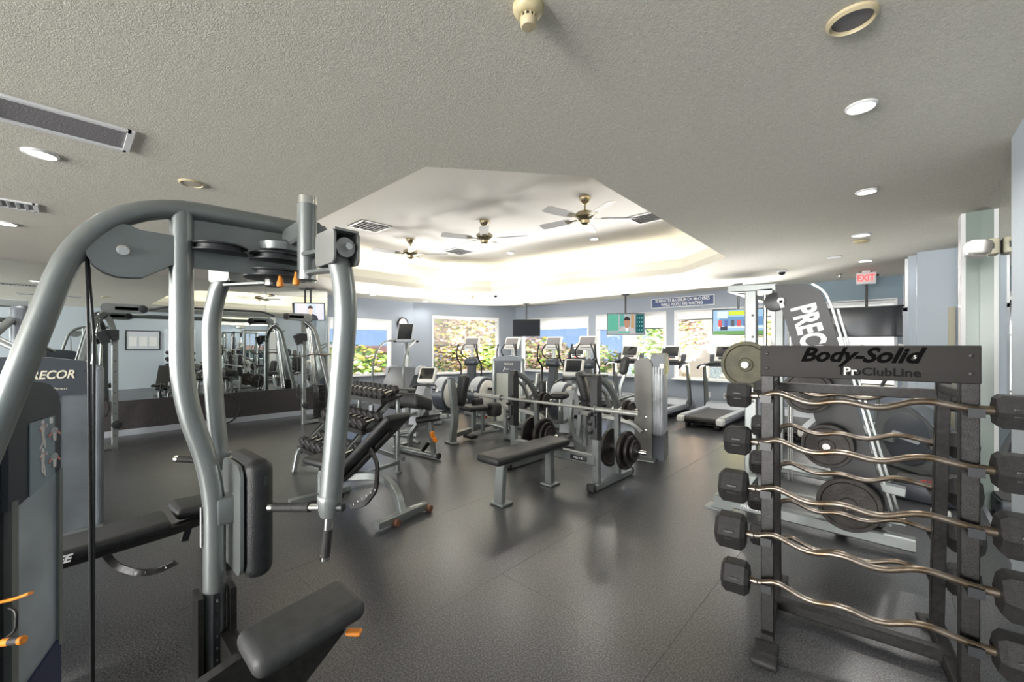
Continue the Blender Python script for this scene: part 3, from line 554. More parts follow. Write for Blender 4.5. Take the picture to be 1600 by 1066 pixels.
arm(V((-1.72, .65, 1.83)), [W(523, 390, 1.47), W(536, 430, 1.46), W(541, 490, 1.45), W(534, 575, 1.46), W(524, 690, 1.47), W(515, 793, 1.48)], W(527, 391, 1.47), .038, 0, W(423, 793, 1.56), W(508, 874, 1.49))
arm(V((-2.15, .66, 1.835)), [W(358, 426, 2.08), W(342, 448, 2.10), W(330, 500, 2.1), W(331, 570, 2.1), W(337, 650, 2.1), W(345, 722, 2.1)], W(356, 424, 2.07), .040, 0, W(275, 717, 2.12), W(351, 782, 2.1))
for p_ in (W(438, 440, 1.72), W(463, 437, 1.66)):
    P('adjust_pin', orange, lathe([(.006, .03), (.008, .012), (.014, -.008), (.013, -.02), (.005, -.024)], p_, (0, 0, 1), 16), label='orange pull pin')
# back pad
bp = P('back_plate', silver, prism(rrect(.26, .42, .05), (MX, .445, .80), X_, Z_, .012)); P('back_pad', black, pad((MX, .505, .80), (.30, .10, .46), .045, (0, 0, 0), 5))
P('pad_bracket', silver, pad((MX, .43, .83), (.08, .10, .11), .015), bar([(MX, .40, .83), (MX, .45, .83)], .06, .06)); P('pad_tag', plast, bx((MX+.151, .52, .95), (.003, .012, .035)))
# seat on a ratchet post
sa, sb, sc_, sdd = W(366, 986, 1.42), W(506, 921, 1.62), W(551, 944, 1.54), W(396, 1027, 1.31)
ctr = (sa+sb+sc_+sdd)/4; u = ((sb-sa)+(sc_-sdd)); lu = u.length/2; 
st = P('seat', vinyl, pad((MX+.31, .60, .43), (.235, .39, .085), .038, (R(6), 0, 0), 5))
st.location = (0, 0, 0)
P('seat_post_bracket', steelblk, bb((MX-.05, .325, .05), (MX+.05, .343, .53)), bb((MX-.05, .427, .05), (MX+.05, .447, .53)))
P('ratchet_strip', plast, bx((MX+.037, .385, .3), (.008, .022, .45)))
for i in range(9): P('ratchet_hole', chrome, bx((MX+.042, .385, .50-.045*i), (.004, .008, .011)))
P('seat_arm', steelblk, prism([(-.30, -.10), (-.02, .0), (.34, .0), (.30, -.07), (.16, -.20), (-.05, -.26), (-.3, -.24)], (MX+.26, .45, .40), (.15, 1, 0), Z_, .045), bx((MX+.12, .42, .30), (.30, .05, .14)))
P('pivot_bolt', chrome, disc((MX+.29, .30, .30), (1, 0, 0), .022, .02, 20), disc((MX+.29, .42, .27), (1, 0, 0), .017, .02, 20))
P('seat_lever', orange, pad((MX+.38, .76, .35), (.035, .06, .018), .008, (0, 0, R(-50))), label='orange seat adjuster')
P('caution_label', lett, bx((MX+.0, .38-.038, .78), (.016, .002, .15)))
# weight stack tower belonging to the fly machine
a, b_ = W(22, 540, 1.43), W(95, 540, 1.62); a.z = b_.z = 0; uu = (b_-a).normalized(); nn = V((uu.y, -uu.x, 0)); nn = nn if nn.dot(V((0, 0, 0))-a) > 0 else -nn
wt = (b_-a).length
def tow(name, m, lo, hi, par=None, **k):
    "box in tower coords: s along the placard face, t depth behind it"
    v, f = bb(lo, hi); return P(name, m, ([a+uu*p.x-nn*p.y+Z_*p.z for p in v], f), par=par, **k)
td = .46
zt = 1.335
ts = P('stack_tower', dark, prism([(0, 0.90), (wt, .99), (wt, zt-.10), (wt-.012, zt-.05), (wt-.05, zt-.012), (wt-.10, zt), (-.02, zt+.01), (-.02, .9)], a-nn*td/2, uu, Z_, td))
ts2 = P('tower_shroud', mat('pale_smoked_shroud', (.42, .48, .54), .28, .35, 0, 60, .22, 2.5), prism([(0, .22), (wt, .32), (wt, .99), (0, .90)], a-nn*td/2, uu, Z_, td-.012)); P('tower_base', mat('navy_base_plastic', (.035, .045, .10), .4), prism([(0, 0.0), (wt, 0), (wt, .33), (0, .23)], a-nn*td/2, uu, Z_, td+.004))
plac = mat('placard_grey', (.25, .31, .36), .3)
P('placard', plac, prism([(.055, .925), (wt-.035, .975), (wt-.035, zt-.135), (.055, zt-.145)], a+nn*.003, uu, Z_, .004))
fig = mat('placard_figure', (.75, .72, .72), .5); figr = mat('placard_figure_red', (.65, .3, .26), .5)
def stick(s0_, z0_, k, flip=1):
    def seg(p, q, w_, m_=fig): d = V((q[0]-p[0], q[1]-p[1])); n2 = V((-d.y, d.x)).normalized()*w_/2; o_ = [(p[0]-n2.x, p[1]-n2.y), (q[0]-n2.x*.6, q[1]-n2.y*.6), (q[0]+n2.x*.6, q[1]+n2.y*.6), (p[0]+n2.x, p[1]+n2.y)]; return (*prism([(s0_+x*k, z0_+y*k) for x, y in o_], a+nn*.0065, uu, Z_, .002), m_)
    head = (*prism([(s0_+.007*k*cos(t_*pi/5), z0_+(.052+.009*sin(t_*pi/5))*k) for t_ in range(10)], a+nn*.0065, uu, Z_, .002), fig)
    return [head, seg((0, .042), (0, .004), .018), seg((0, .040), (-.014, .028), .006), seg((-.014, .028), (-.006*flip, .016), .005, figr), seg((0, .040), (.016, .032), .006, figr), seg((.016, .032), (.02, .044), .005), seg((0, .006), (.003*flip, -.026), .010), seg((.003*flip, -.026), (-.014*flip, -.052), .007), seg((0, .006), (.008, -.022), .009), seg((.008, -.022), (.010, -.05), .007)]
for k_, (s_, z_) in enumerate(((.105, 1.135), (.105, 1.03))): P('placard_picture', fig, *stick(s_, z_, .95, 1 if k_ == 0 else -1))
for k_, (s_, z_) in enumerate(((.155, 1.135), (.155, 1.035))):
    sh = [(*prism([(s_+.018*cos(t_*pi/6), z_+.008+.016*sin(t_*pi/6)) for t_ in range(12)], a+nn*.0065, uu, Z_, .002), mat('placard_machine', (.36, .40, .43), .5)), (*prism([(s_-.006, z_-.03), (s_+.006, z_-.03), (s_+.008, z_+.0), (s_-.008, z_)], a+nn*.008, uu, Z_, .002), fig), (*prism([(s_-.024, z_-.012), (s_-.012, z_+.0), (s_-.016, z_+.006), (s_-.028, z_-.004)], a+nn*.008, uu, Z_, .002), figr), (*prism([(s_+.024, z_-.012), (s_+.012, z_+.0), (s_+.016, z_+.006), (s_+.028, z_-.004)], a+nn*.008, uu, Z_, .002), figr)]
    P('placard_picture', fig, *sh)
P('placard_badge', lett, prism(rrect(.014, .022, .003), a+nn*.007+uu*(wt-.055)+Z_*1.185, uu, Z_, .002))
tow('stack_slot', plast, (-.10, .02, .1), (-.005, td-.02, 1.28)); 
for i in range(14): tow('weight_plate', steelblk, (-.135, .05, .12+.052*i), (-.10, td-.05, .165+.052*i))
tow('tower_edge', silver, (-.012, -.004, .22), (.012, .02, .93)); tow('tower_edge', silver, (wt-.012, -.004, .3), (wt+.004, .02, .99))
hp, hq = W(-4, 942, 1.36), W(48, 927, 1.33)
P('stack_selector', orange, tb([hp, (hp+hq)/2+V((0, 0, -.004)), hq], .008, 12, .03, ry=.005), label='orange selector lever'); hp, hq = W(5, 1004, 1.34), W(40, 1000, 1.31)
P('stack_selector', orange, cy(hp, hp+(hq-hp)*.35, .012, 16), lathe([(.013, 0), (.014, .006), (.010, .012)], hp+(hq-hp)*.8, hq-hp, 16), (*cy(hp+(hq-hp)*.35, hp+(hq-hp)*.8, .0125, 16), rubber), label='orange and black selector knob')
P('selector_cord', cab, tb([W(14, 950, 1.35), W(26, 955, 1.33), W(25, 985, 1.33), W(6, 1000, 1.34)], .004, 8, .02))
# ------------------------------------------------------------ second weight tower
t = thing('weight_stack_machine', 'tall grey weight stack tower with dark logo header behind the left frame tube', 'exercise machine', (-4.68, -.30, 0), R(90))
# local x runs along world +Y, local y along world -X (depth)
def ptow(t, w_, h_, dpt, hdr, logo=True, rim=True):
    o = [(-w_/2, h_-hdr), (w_/2, h_-hdr), (w_/2, h_-.07), (w_/2-.02, h_-.045), (w_/4, h_-.01), (0, h_), (-w_/4, h_-.01), (-w_/2+.02, h_-.045), (-w_/2, h_-.07)]
    PT('header', dark, t, prism(o, (0, dpt/2, 0), X_, Z_, dpt)); PT('front_shroud', shroud, t, prism([(-w_/2+.005, .03), (w_/2-.005, .03), (w_/2-.005, h_-hdr), (-w_/2+.005, h_-hdr)], (0, dpt/2, 0), X_, Z_, dpt-.02))
    PT('shroud_seam', silver, t, bb((w_*.28, .002, .03), (w_*.29, .008, h_-hdr))); 
    if rim: PT('side_column', shroud, t, pad((w_/2+.035, dpt/2, h_/2-.03), (.07, dpt, h_-.10), .03))
    PT('foot', silver, t, bb((-w_/2, -.02, 0), (w_/2+.06, dpt+.02, .035)))
ptow(t, .86, 1.385, .30, .30)
logoM = mat('cream_logo', (.78, .74, .60), .4)
PT('logo', logoM, t, text('PRECOR', .088, (.20, -.002, 1.245), X_, Z_, .004, shear=.25, sx=.80, bold=.002)); PT('small_print', logoM, t, text('Fitness', .026, (.26, -.002, 1.14), X_, Z_, .003))
PT('screw', plast, t, *[disc((x, -.002, z), (0, 1, 0), .007, .006, 12) for x, z in ((.39, 1.27), (.12, 1.335))])
# ------------------------------------------------------------ black adjustable bench on the left
a, b_ = W(95, 862, 2.2), W(262, 812, 2.55)
def dpx(px, py, z): return W(px, py, (EYE-z)*FOC/(py-540))
q1, q2, q3, q4 = dpx(80, 866, .42), dpx(262, 812, .45), dpx(268, 798, .46), dpx(318, 790, .44)
t = thing('adjustable_bench', 'black adjustable weight bench lying behind the near frame upright', 'bench', ((q1.x+q3.x)/2, (q1.y+q3.y)/2, 0))
e = (q2-q1); e.z = 0; e.normalize(); n_ = V((-e.y, e.x, 0))
def padb(c0, c1, w_, th):
    u = (c1-c0); L = u.length; u.normalize(); s = n_; k = u.cross(s); v, f = pad((0, 0, 0), (L, w_, th), th*.45, seg=4); m = (c0+c1)/2
    return [m+u*p.x+s*p.y+(-k if k.z < 0 else k)*p.z for p in v], f
q0 = q1-e*.25
PT('back_pad', black, t, padb(q0, q2, .26, .06), world=True); PT('seat', black, t, padb(q3+V((0, 0, .0)), q4+e*.22, .27, .07), world=True)
PT('spine', steelblk, t, bar([q0+V((0, 0, -.07)), q2+V((0, 0, -.07)), q4+e*.2+V((0, 0, -.06))], .06, .05, fix=n_), world=True)
PT('logo', lett, t, text('FREE', .05, q1-n_*.132+e*.01+Z_*.0, e, Z_, .002, shear=.3, bold=.002, align='CENTER'), world=True)
arc0 = dpx(168, 868, .30); arc = [dpx(162, 862, .33), dpx(180, 885, .24), dpx(215, 896, .20), dpx(245, 893, .19), dpx(274, 879, .24)]
ar = PT('ratchet_arc', steelblk, t, bar(arc, .012, .035, fl=.05, fix=n_), world=True)
for i in range(7):
    f_ = (i+.7)/7.5*4; j = min(3, int(f_)); p_ = arc[j]+(arc[j+1]-arc[j])*(f_-j); PT('ratchet_hole', lett, ar, bx((0, 0, 0), (.006, .02, .016)), world=False); ar.children[-1].location = ar.parent and (world_of(t).inverted()@p_)
PT('pop_pin', plast, t, bar([dpx(296, 818, .33), dpx(288, 845, .22)], .02, .04, fix=n_), world=True)
pf = F(338, 873); PT('rear_foot', steelblk, t, bar([pf-n_*.25+Z_*.03, pf+n_*.25+Z_*.03], .06, .05, fix=e), bar([pf+Z_*.05, q4+e*.1+V((0, 0, -.06))], .05, .05, fix=n_), world=True)
ff = q0.copy(); ff.z = .03; PT('front_foot', steelblk, t, bar([ff-n_*.3, ff+n_*.3], .06, .05, fix=e), bar([ff+Z_*.02, q0+V((0, 0, -.07))], .05, .05, fix=n_), world=True)
# ------------------------------------------------------------ curl bar rack
A_ = V((-.465, 2.36, 0)); RA = R(6.5); rk = thing('barbell_rack', 'black steel curl bar rack with lettered header board at the right', 'rack', A_, RA)
RW, RD = .68, .56
for x in (0, RW):
    for y, d_ in ((0, 0), (RD-.03, 1)):
        PT('post', steelblk, rk, bar([(x, y+(.0 if not d_ else .02), .03), (x, y if not d_ else y-.12, 1.47 if not d_ else 1.30)], .055 if not d_ else .05, .05, fl=0, ch=.08))
    PT('side_foot', steelblk, rk, bar([(x, -.06, .045), (x, RD+.06, .045)], .05, .05, ch=.08)); PT('top_strut', steelblk, rk, bar([(x, .0, 1.27), (x, RD-.14, 1.27)], .04, .04))
    for y in (-.13, RD+.11): PT('foot_plate', rubber, rk, pad((x, y, .012 if y > 0 else .02), (.105, .15, .03 if y < 0 else .022), .011, (R(8 if y < 0 else -8), 0, 0)))
PT('cross_beam', steelblk, rk, bar([(0, .30, .055), (RW, .30, .055)], .055, .055, fix=(0, 1, 0))); PT('cross_beam', steelblk, rk, bar([(0, RD-.15, 1.235), (RW, RD-.15, 1.235)], .03, .05, fix=(0, 1, 0)))
hb = PT('header_board', mat('header_grey', (.020, .018, .016), .65, .2, .1, 300), rk, pad((RW/2, -.035, 1.395), (RW+.055, .012, .15), .004), label='dark header board with black script lettering')
blk = mat('flat_black_letter', (.002, .002, .002), .9, spec=.1); pws = mat('worn_white_letter', (.62, .62, .60), .6); gl_ = mat('grey_letter', (.006, .006, .006), .8, spec=.2)
PT('lettering', blk, hb, text('Body-Solid', .088, (RW*.49, -.0425, 1.425), X_, Z_, .003, shear=.38, sx=1.05, bold=.003))
PT('lettering', gl_, hb, text('ProClubLine', .048, (RW*.60, -.0425, 1.355), X_, Z_, .003, sx=1.08, bold=.001)); PT('worn_lettering', pws, hb, text('Pr', .048, (RW*.46, -.0435, 1.355), X_, Z_, .003, sx=1.08, bold=.001), text('s', .03, (RW*.765, -.0435, 1.425), X_, Z_, .003))
for x in (0, RW):
    for z in (1.43, 1.36): PT('rivet', steelblk, hb, disc((x, -.042, z), (0, 1, 0), .008, .006, 12))
ez = [(0, 0), (.02, .0), (.10, .028), (.28, -.030), (.43, .006), (.60, -.028), (.78, .030), (.97, 0), (1, 0)]
def curlbar(x0, x1, y, z, hl, hr, lb, tilt=0):
    L = x1-x0; t = thing('curl_bar', lb, 'barbell', world_of(rk)@V((x0, y, z)), RA, 'fixed curl bars on the rack')
    PT('bar', brass, t, tb([(a*L, .006*math.sin(a*9), b*.85+tilt*a) for a, b in ez], .0135, 12, .05))
    for s, h, xx in ((-1, hl, 0), (1, hr, L)):
        PT('collar', brass, t, cy((xx-.004, 0, 0), (xx+s*.035, 0, 0), .017, 16)); hd = PT('hex_head', rubber, t, hexh((xx+s*(.035+h*.42), 0, 0), (1, 0, 0), h*.56, h*.84, .22)); 
        PT('head_panel', steelblk, hd, pad((xx+s*(.035+h*.42), -h*.488, 0), (h*.3, .006, h*.3), .002))
    return t
zs = [1.225, 1.0, .77, .545, .322]
od = ['top', 'second', 'third', 'fourth', 'lowest']; hs = [.125, .14, .155, .165, .15]
for i in range(5):
    xo = (0, .0, -.012, -.02, -.005)[i]
    curlbar(-.03+xo, RW+.015-xo*.6, -.075, zs[i], hs[i]*.95, hs[i], '%s curl bar on the near side of the black rack' % od[i])
    for x in (0, RW): PT('bar_cradle', plast, rk, bx((x, -.06, zs[i]-.022), (.045, .09, .012)), bx((x, -.105, zs[i]-.01), (.045, .01, .035)))
for i in range(5):
    curlbar(.0, RW+.01, RD+.045, zs[i]-.03, hs[i]*.85, hs[i]*.92, '%s curl bar on the far side of the black rack' % od[i])
    for x in (0, RW): PT('bar_cradle', plast, rk, bx((x, RD+.03, zs[i]-.052), (.045, .09, .012)), bx((x, RD+.075, zs[i]-.04), (.045, .01, .035)))
# ------------------------------------------------------------ smith machine with the slanted logo panel
sm = thing('smith_machine', 'silver plate loaded lifting frame with tall slanted black logo panel behind the curl bar rack', 'exercise machine', (-.6, 4.2, 0))
def S(name, m, *sh, **k): par = k.pop('par', sm); return PT(name, m, par, *sh, world=True, **k)
yN = 4.12
def wy(px, py, Y): r = (px-800)/FOC; d = Y/(r*SN+CS); return W(px, py, d)
p1 = [wy(1211, 446, yN), wy(1262, 444, yN), wy(1282, 455, yN), wy(1294, 482, yN), wy(1388, 800, yN), wy(1384, 822, yN), wy(1362, 833, yN), wy(1335, 826, yN), wy(1304, 755, yN)]
mx_ = sum((p.x for p in p1))/len(p1)
out = [(p.x, max(p.z, .012)) for p in p1]
S('slanted_panel', mat('black_panel', (.016, .017, .019), .45, 0, .1, 300), prism(out[::-1], (0, yN, 0), X_, Z_, .03), label='black slanted panel with white vertical letters')
e1 = [(p[0]+.0, p[1]) for p in out[2:6]]
S('panel_trim', silver, bar([(x+.025, yN+.02, z) for x, z in out[1:6]], .03, .02, fl=.05, fix=(0, 1, 0))); S('panel_trim', silver, bar([(x+.05, yN+.12, z) for x, z in out[3:5]], .03, .02, fl=.05, fix=(0, 1, 0)))
ta, tb_ = wy(1252, 478, yN-.02), wy(1300, 640, yN-.02); tu = (tb_-ta); Lx = tu.length; tu.normalize(); tv_ = V((-tu.z, 0, tu.x)); tv_ = tv_ if tv_.x > 0 else -tv_
S('logo', lett, text('PRECOR', .235, ta+tu*.27-Y_*.0, tu, V((tu.z*-1, 0, tu.x)) if (-tu.z) > 0 else V((tu.z, 0, -tu.x)), .004, sx=.62, bold=.008), par=sm)
fr1 = S('top_beam', silver, bar([wy(1143, 452, yN+.25), wy(1213, 449, yN+.25)], .08, .07, fix=(0, 1, 0)), bar([wy(1143, 452, yN+.25), wy(1143, 452, yN+.25)+V((0, 1.3, 0))], .07, .06))
xl_ = wy(1174, 500, yN+.25).x; S('upright', silver, bar([(xl_, yN+.25, 0), (xl_, yN+.25, 2.03)], .10, .07, fl=0, fix=(1, 0, 0))); S('upright', silver, bar([(xl_, yN+1.5, 0), (xl_, yN+1.5, 2.03)], .10, .07, fl=0))
for i in range(8): S('pin_hole', plast, cy((xl_+.02, yN+.21, .35+.2*i), (xl_+.02, yN+.213, .35+.2*i), .012, 12))
xr_ = wy(1196, 500, yN+.25).x; S('guide_rod', chrome, cy((xr_, yN+.25, .1), (xr_, yN+.25, 1.96), .017, 16), cy((xr_, yN+1.5, .1), (xr_, yN+1.5, 1.96), .017, 16)); S('rod_clamp', silver, bx((xr_, yN+.25, 1.96), (.12, .08, .05)))
x5 = wy(1207, 500, yN+.3).x; S('hook_rail', silver2, bx((x5, yN+.33, 1.1), (.03, .03, 1.7)), *[bx((x5-.0, yN+.31, .5+.15*i), (.04, .03, .012)) for i in range(8)])
x6 = wy(1232, 500, yN+.5).x; S('guide_cable', silver2, cy((x6, yN+.5, .2), (x6, yN+.5, 1.95), .008, 10), cy((x6+.03, yN+.5, .2), (x6+.03, yN+.5, 1.95), .008, 10))
S('top_pulley', plast, disc(wy(1211, 472, yN+.2), (0, 1, 0), .085, .03, 28)); S('panel_hinge', lett, disc(wy(1220, 470, yN-.03), (0, 1, 0), .026, .02, 16), bar([wy(1220, 470, yN-.03), wy(1223, 481, yN-.03)], .03, .02, fl=0))
fp = F(1120, 790); S('base_rail', silver, bar([(fp.x, fp.y-.04, .08), (.1, fp.y-.04, .08)], .09, .09, fix=(0, 1, 0))); S('base_rail', silver, bar([(fp.x, fp.y+1.45, .08), (-.2, fp.y+1.45, .08)], .09, .09, fix=(0, 1, 0)))
S('upper_rail', silver, bar([(fp.x+.10, fp.y+.0, .22), (.05, fp.y+.0, .22)], .07, .07, fix=(0, 1, 0))); S('upper_rail', silver, bar([(fp.x+.5, fp.y+.1, .46), (.05, fp.y+.1, .40)], .07, .07, fix=(0, 1, 0)))
S('rear_link', silver, bar([(-.32, fp.y, .08), (-.32, fp.y+1.45, .08)], .09, .08)); S('front_leg', silver, prism([(-.03, 0), (.14, 0), (.34, .34), (.24, .34)], (fp.x, fp.y-.05, .012), X_, Z_, .07), bb((fp.x-.07, fp.y-.12, 0), (fp.x+.12, fp.y+.03, .014)))
S('base_logo', lett, text('PRECOR', .045, (fp.x+.30, fp.y-.087, .08), X_, Z_, .003))
def wplate(px, py, Y, r, th, m, lb, group='weight plates on the lifting frame', hub=None):
    p_ = wy(px, py, Y); t = thing('weight_plate', lb, 'weight plate', p_, 0, group); PT('disc', m, t, plate((0, 0, 0), (0, 1, 0), r, th))
    PT('hub', m, t, lathe([(.026, -th*.5-.006), (.045, -th*.5-.004), (.045, -th*.4)], (0, 0, 0), (0, 1, 0), 24)); return t, p_
def horn(px, py, Y, L=.25):
    p_ = wy(px, py, Y); S('weight_horn', chrome, cy(p_+V((0, -.05, 0)), p_+V((0, L, 0)), .0245, 20))
for px, py, Y, r, m, lb in ((1166, 570, 3.70, .186, olive, 'olive green weight plate on the bar end left of the rack header'), (1262, 612, 4.00, .17, iron, 'weight plate half hidden under the rack header on the slanted panel'), (1292, 697, 3.95, .165, iron, 'dark weight plate with raised rim in the middle of the slanted panel'), (1326, 789, 3.93, .195, iron, 'largest dark weight plate near the foot of the slanted panel')):
    wplate(px, py, Y, r, .04, m, lb); horn(px, py, Y)
pe = wy(1166, 570, 3.62); S('collar_cap', lett, disc(pe, (0, 1, 0), .018, .02, 16)); S('smith_bar', chrome, cy(pe+V((0, .03, 0)), pe+V((0, 1.9, 0)), .0165, 16)); S('carriage', silver, bx((pe.x+.04, yN+.25, pe.z), (.14, .09, .2)))
S('rod_hook', silver, tb([wy(1245, 605, 4.0), wy(1225, 612, 4.0)], .01, 10))
# ------------------------------------------------------------ olympic flat bench with two uprights
ob = thing('bench_press', 'silver olympic bench press with padded bench and curved uprights in the middle of the room', 'bench', (-2.8, 3.66, 0))
def O(name, m, *sh, **k): par = k.pop('par', ob); return PT(name, m, par, *sh, world=True, **k)
XA, XB_ = -3.37, -2.23
O('bench_pad', black, pad((-2.68, 3.10, .44), (.29, 1.10, .075), .03, (R(0), 0, 0), 4)); O('seam', vinyl, bx((-2.68, 3.36, .4785), (.27, .006, .002)))
O('front_leg', silver, bar([(-2.68, 2.86, .39), (-2.68, 2.74, .37), (-2.68, 2.71, .012)], .10, .06, fl=.12, fix=(1, 0, 0)), pad((-2.68, 2.74, .012), (.16, .15, .024), .008)); O('mid_leg', silver, bar([(-2.68, 3.46, .38), (-2.68, 3.47, .012)], .08, .08), pad((-2.68, 3.47, .012), (.15, .15, .024), .008))
O('spine', silver, bar([(-2.68, 2.80, .375), (-2.68, 3.66, .375)], .07, .05)); O('cross_tube', silver, bar([(XA, 3.66, .30), (XB_, 3.66, .30)], .08, .10, fix=(0, 1, 0)))
O('badge', plast, pad((-2.42, 3.612, .30), (.20, .006, .05), .003)); O('badge_letters', lett, text('PRECOR', .03, (-2.42, 3.608, .30), X_, Z_, .002))
for x in (XA, XB_):
    O('upright', silver, bar([(x, 3.66, .05), (x, 3.66, 1.12)], .075, .06, fl=0), label=None)
    O('upright_cover', black, prism([(-.05, .52), (.045, .50), (.045, 1.10), (.02, 1.17), (-.02, 1.17), (-.05, 1.10)], (x, 3.655, 0), Y_, Z_, .078), label='black upright cover')
    O('rear_post', silver, bar([(x, 3.67, 1.15), (x, 3.90, 1.05), (x, 4.08, .85), (x, 4.10, .04)], .06, .05, fl=.16)); O('inner_brace', silver2, bar([(x, 3.68, 1.05), (x, 3.84, .98), (x, 3.92, .8)], .04, .03, fl=.1))
    O('base_tube', silver, bar([(x, 3.58, .04), (x, 4.36, .04)], .08, .07)); O('base_cap', rubber, pad((x, 3.56, .045), (.09, .06, .085), .02), pad((x, 4.38, .045), (.09, .05, .08), .02))
    O('bar_hook', plast, bar([(x, 3.62, .80), (x, 3.60, .79), (x, 3.60, .88)], .05, .02, fl=.02), bx((x, 3.60, .70), (.05, .03, .12))); O('hook_post', plast, *[bx((x-.03, 3.60, .60+.09*k_), (.035, .06, .03), (R(25), 0, 0)) for k_ in range(3)])
    O('weight_horn', chrome, cy((x-.20, 4.12, .34), (x+.32, 4.12, .34), .0245, 16)); O('weight_horn', chrome, cy((x-.05, 4.08, .78), (x+.25, 4.08, .78), .0245, 16))
bb_ = thing('olympic_barbell', 'long steel barbell resting across both uprights of the bench press', 'barbell', (-2.86, 3.585, .835))
PT('shaft', silver2, bb_, cy((-.66, 0, 0), (.66, 0, 0), .0145, 16))
for s in (-1, 1): PT('sleeve', silver2, bb_, cy((s*.66, 0, 0), (s*1.12, 0, 0), .025, 20), cy((s*.655, 0, 0), (s*.67, 0, 0), .036, 20), cy((s*1.115, 0, 0), (s*1.125, 0, 0), .028, 20))
def xplate(x, y, z, r, th, lb, g='weight plates on the bench press'):
    t = thing('weight_plate', lb, 'weight plate', (x, y, z), 0, g); PT('disc', iron, t, plate((0, 0, 0), (1, 0, 0), r, th)); PT('hub', iron, t, lathe([(.026, th*.5+.006), (.045, th*.5+.004), (.045, th*.4)], (0, 0, 0), (1, 0, 0), 24))
for x, side in ((XA, 'left'), (XB_, 'right')):
    xplate(x-.10, 4.12, .335, .21, .035, 'large dark weight plate inside the %s upright of the bench press' % side); xplate(x+.09, 4.12, .335, .21, .04, 'large dark weight plate just outside the rear post of the %s bench press upright' % side)
    xplate(x+.145, 4.12, .345, .155, .035, 'middle sized weight plate outside the large one by the %s bench upright' % side); xplate(x+.19, 4.12, .35, .11, .03, 'smallest outer weight plate by the %s bench upright' % side)
    xplate(x+.12, 4.08, .78, .105, .03, 'small inner plate on the upper horn of the %s bench upright' % side); xplate(x+.17, 4.08, .78, .085, .03, 'small outer plate on the upper horn of the %s bench upright' % side)
# ------------------------------------------------------------ adjustable incline bench
ib = thing('incline_bench', 'black and silver adjustable incline bench with raised back pad in front of the dumbbell rack', 'bench', (-3.4, 1.9, 0))
def B(name, m, *sh, **k): par = k.pop('par', ib); return PT(name, m, par, *sh, world=True, **k)
b0, b1 = W(536, 742, 3.80), W(622, 652, 3.46); u = (b1-b0).normalized(); s = V((-u.y, u.x, 0)).normalized(); k_ = u.cross(s); k_ = k_ if k_.z > 0 else -k_
v, f = pad((0, 0, 0), ((b1-b0).length+.05, .27, .07), .032, seg=4); m_ = (b0+b1)/2; B('back_pad', black, ([m_+u*p.x+s*p.y+k_*p.z for p in v], f))
B('back_frame', steelblk, bar([b0-k_*.05, b1-k_*.05-u*.15], .06, .03, fl=0, fix=s)); e = V((u.x, u.y, 0)).normalized()
v, f = pad((0, 0, 0), (.30, .27, .07), .032, seg=4); m_ = b0-e*.20+V((.0, -.04, .12)); B('seat', black, ([m_+e*p.x+s*p.y+Z_*p.z for p in v], f))
c0, c1 = F(588, 832), F(664, 798); c0.z = c1.z = .05; cm_ = (c0+c1)/2
B('rear_foot', silver, bar([c0, c1], .07, .06, fl=0, fix=e)); B('foot_pad', mat('amber_rubber', (.22, .10, .06), .5), cy(c1+e*.02-V((0, 0, .02)), c1+e*.07-V((0, 0, .02)), .028, 14), cy(c0+(c1-c0)*.3+e*.02-V((0, 0, .02)), c0+(c1-c0)*.3+e*.07-V((0, 0, .02)), .028, 14))
B('foot_label', lett, bx(c0+(c1-c0)*.8+V((0, 0, .031)), (.03, .12, .002)))
sp_ = b0-e*.32; B('spine', silver, bar([cm_, cm_+V((-.08, 0, .18)), cm_+V((-.35, 0, .26)), V((b0.x-.05, b0.y, .25)), V((sp_.x, sp_.y, .24))], .06, .07, fl=.16, fix=(0, 1, 0)), B and cy((sp_.x, sp_.y, .24), (sp_.x, sp_.y, .03), .03, 14))
B('front_foot', silver, bar([V((sp_.x, sp_.y-.28, .035)), V((sp_.x, sp_.y+.28, .035))], .07, .06, fl=0)); arcp = [W(578, 700, 3.55), W(590, 725, 3.52), W(588, 765, 3.5), W(570, 788, 3.55), W(548, 792, 3.6)]
arc_ = B('ratchet_arc', steelblk, bar(arcp, .02, .045, fl=.05, fix=(0, 1, 0)))
for i in range(6): q_ = arcp[2]+(arcp[4]-arcp[2])*i/6; B('ratchet_hole', lett, bx(q_+V((0, -.012, 0)), (.01, .003, .012)), par=arc_)
B('upper_arc', steelblk, bar([W(505, 700, 4.0), W(500, 740, 4.0), W(512, 770, 4.0), W(535, 775, 3.9)], .02, .045, fl=.05, fix=(0, 1, 0)))
# ------------------------------------------------------------ dumbbell rack
dr = thing('dumbbell_rack', 'three tier dumbbell rack with black shelves and silver legs behind the right swing arm', 'rack', (-4.6, 2.2, 0))
def D(name, m, *sh, **k): par = k.pop('par', dr); return PT(name, m, par, *sh, world=True, **k)
XD0, XD1 = -5.19, -4.09
tiers = [(1.99, .30), (2.23, .60), (2.45, .90)]
for (y, z), nm in zip(tiers, 'abc'):
    D('shelf', steelblk, bx(((XD0+XD1)/2, y, z-.03), (XD1-XD0, .26, .02), (R(14), 0, 0)), bx(((XD0+XD1)/2, y-.13, z-.045), (XD1-XD0, .02, .05))); 
for x in (XD0+.06, XD1-.12):
    D('rack_leg', silver, bar([(x, 2.53, .86), (x, 1.83, .22), (x, 1.79, .0)], .05, .05, fl=.05), cy((x, 2.59, 0), (x, 2.59, .9), .026, 14), disc((x, 2.59, .01), (0, 0, 1), .045, .02, 18))
    D('side_tube', silver, bar([(x, 1.88, .06), (x, 2.59, .12)], .04, .04)); D('end_plate', steelblk, bar([(x, 1.85, .22), (x, 2.55, .92)], .02, .07))
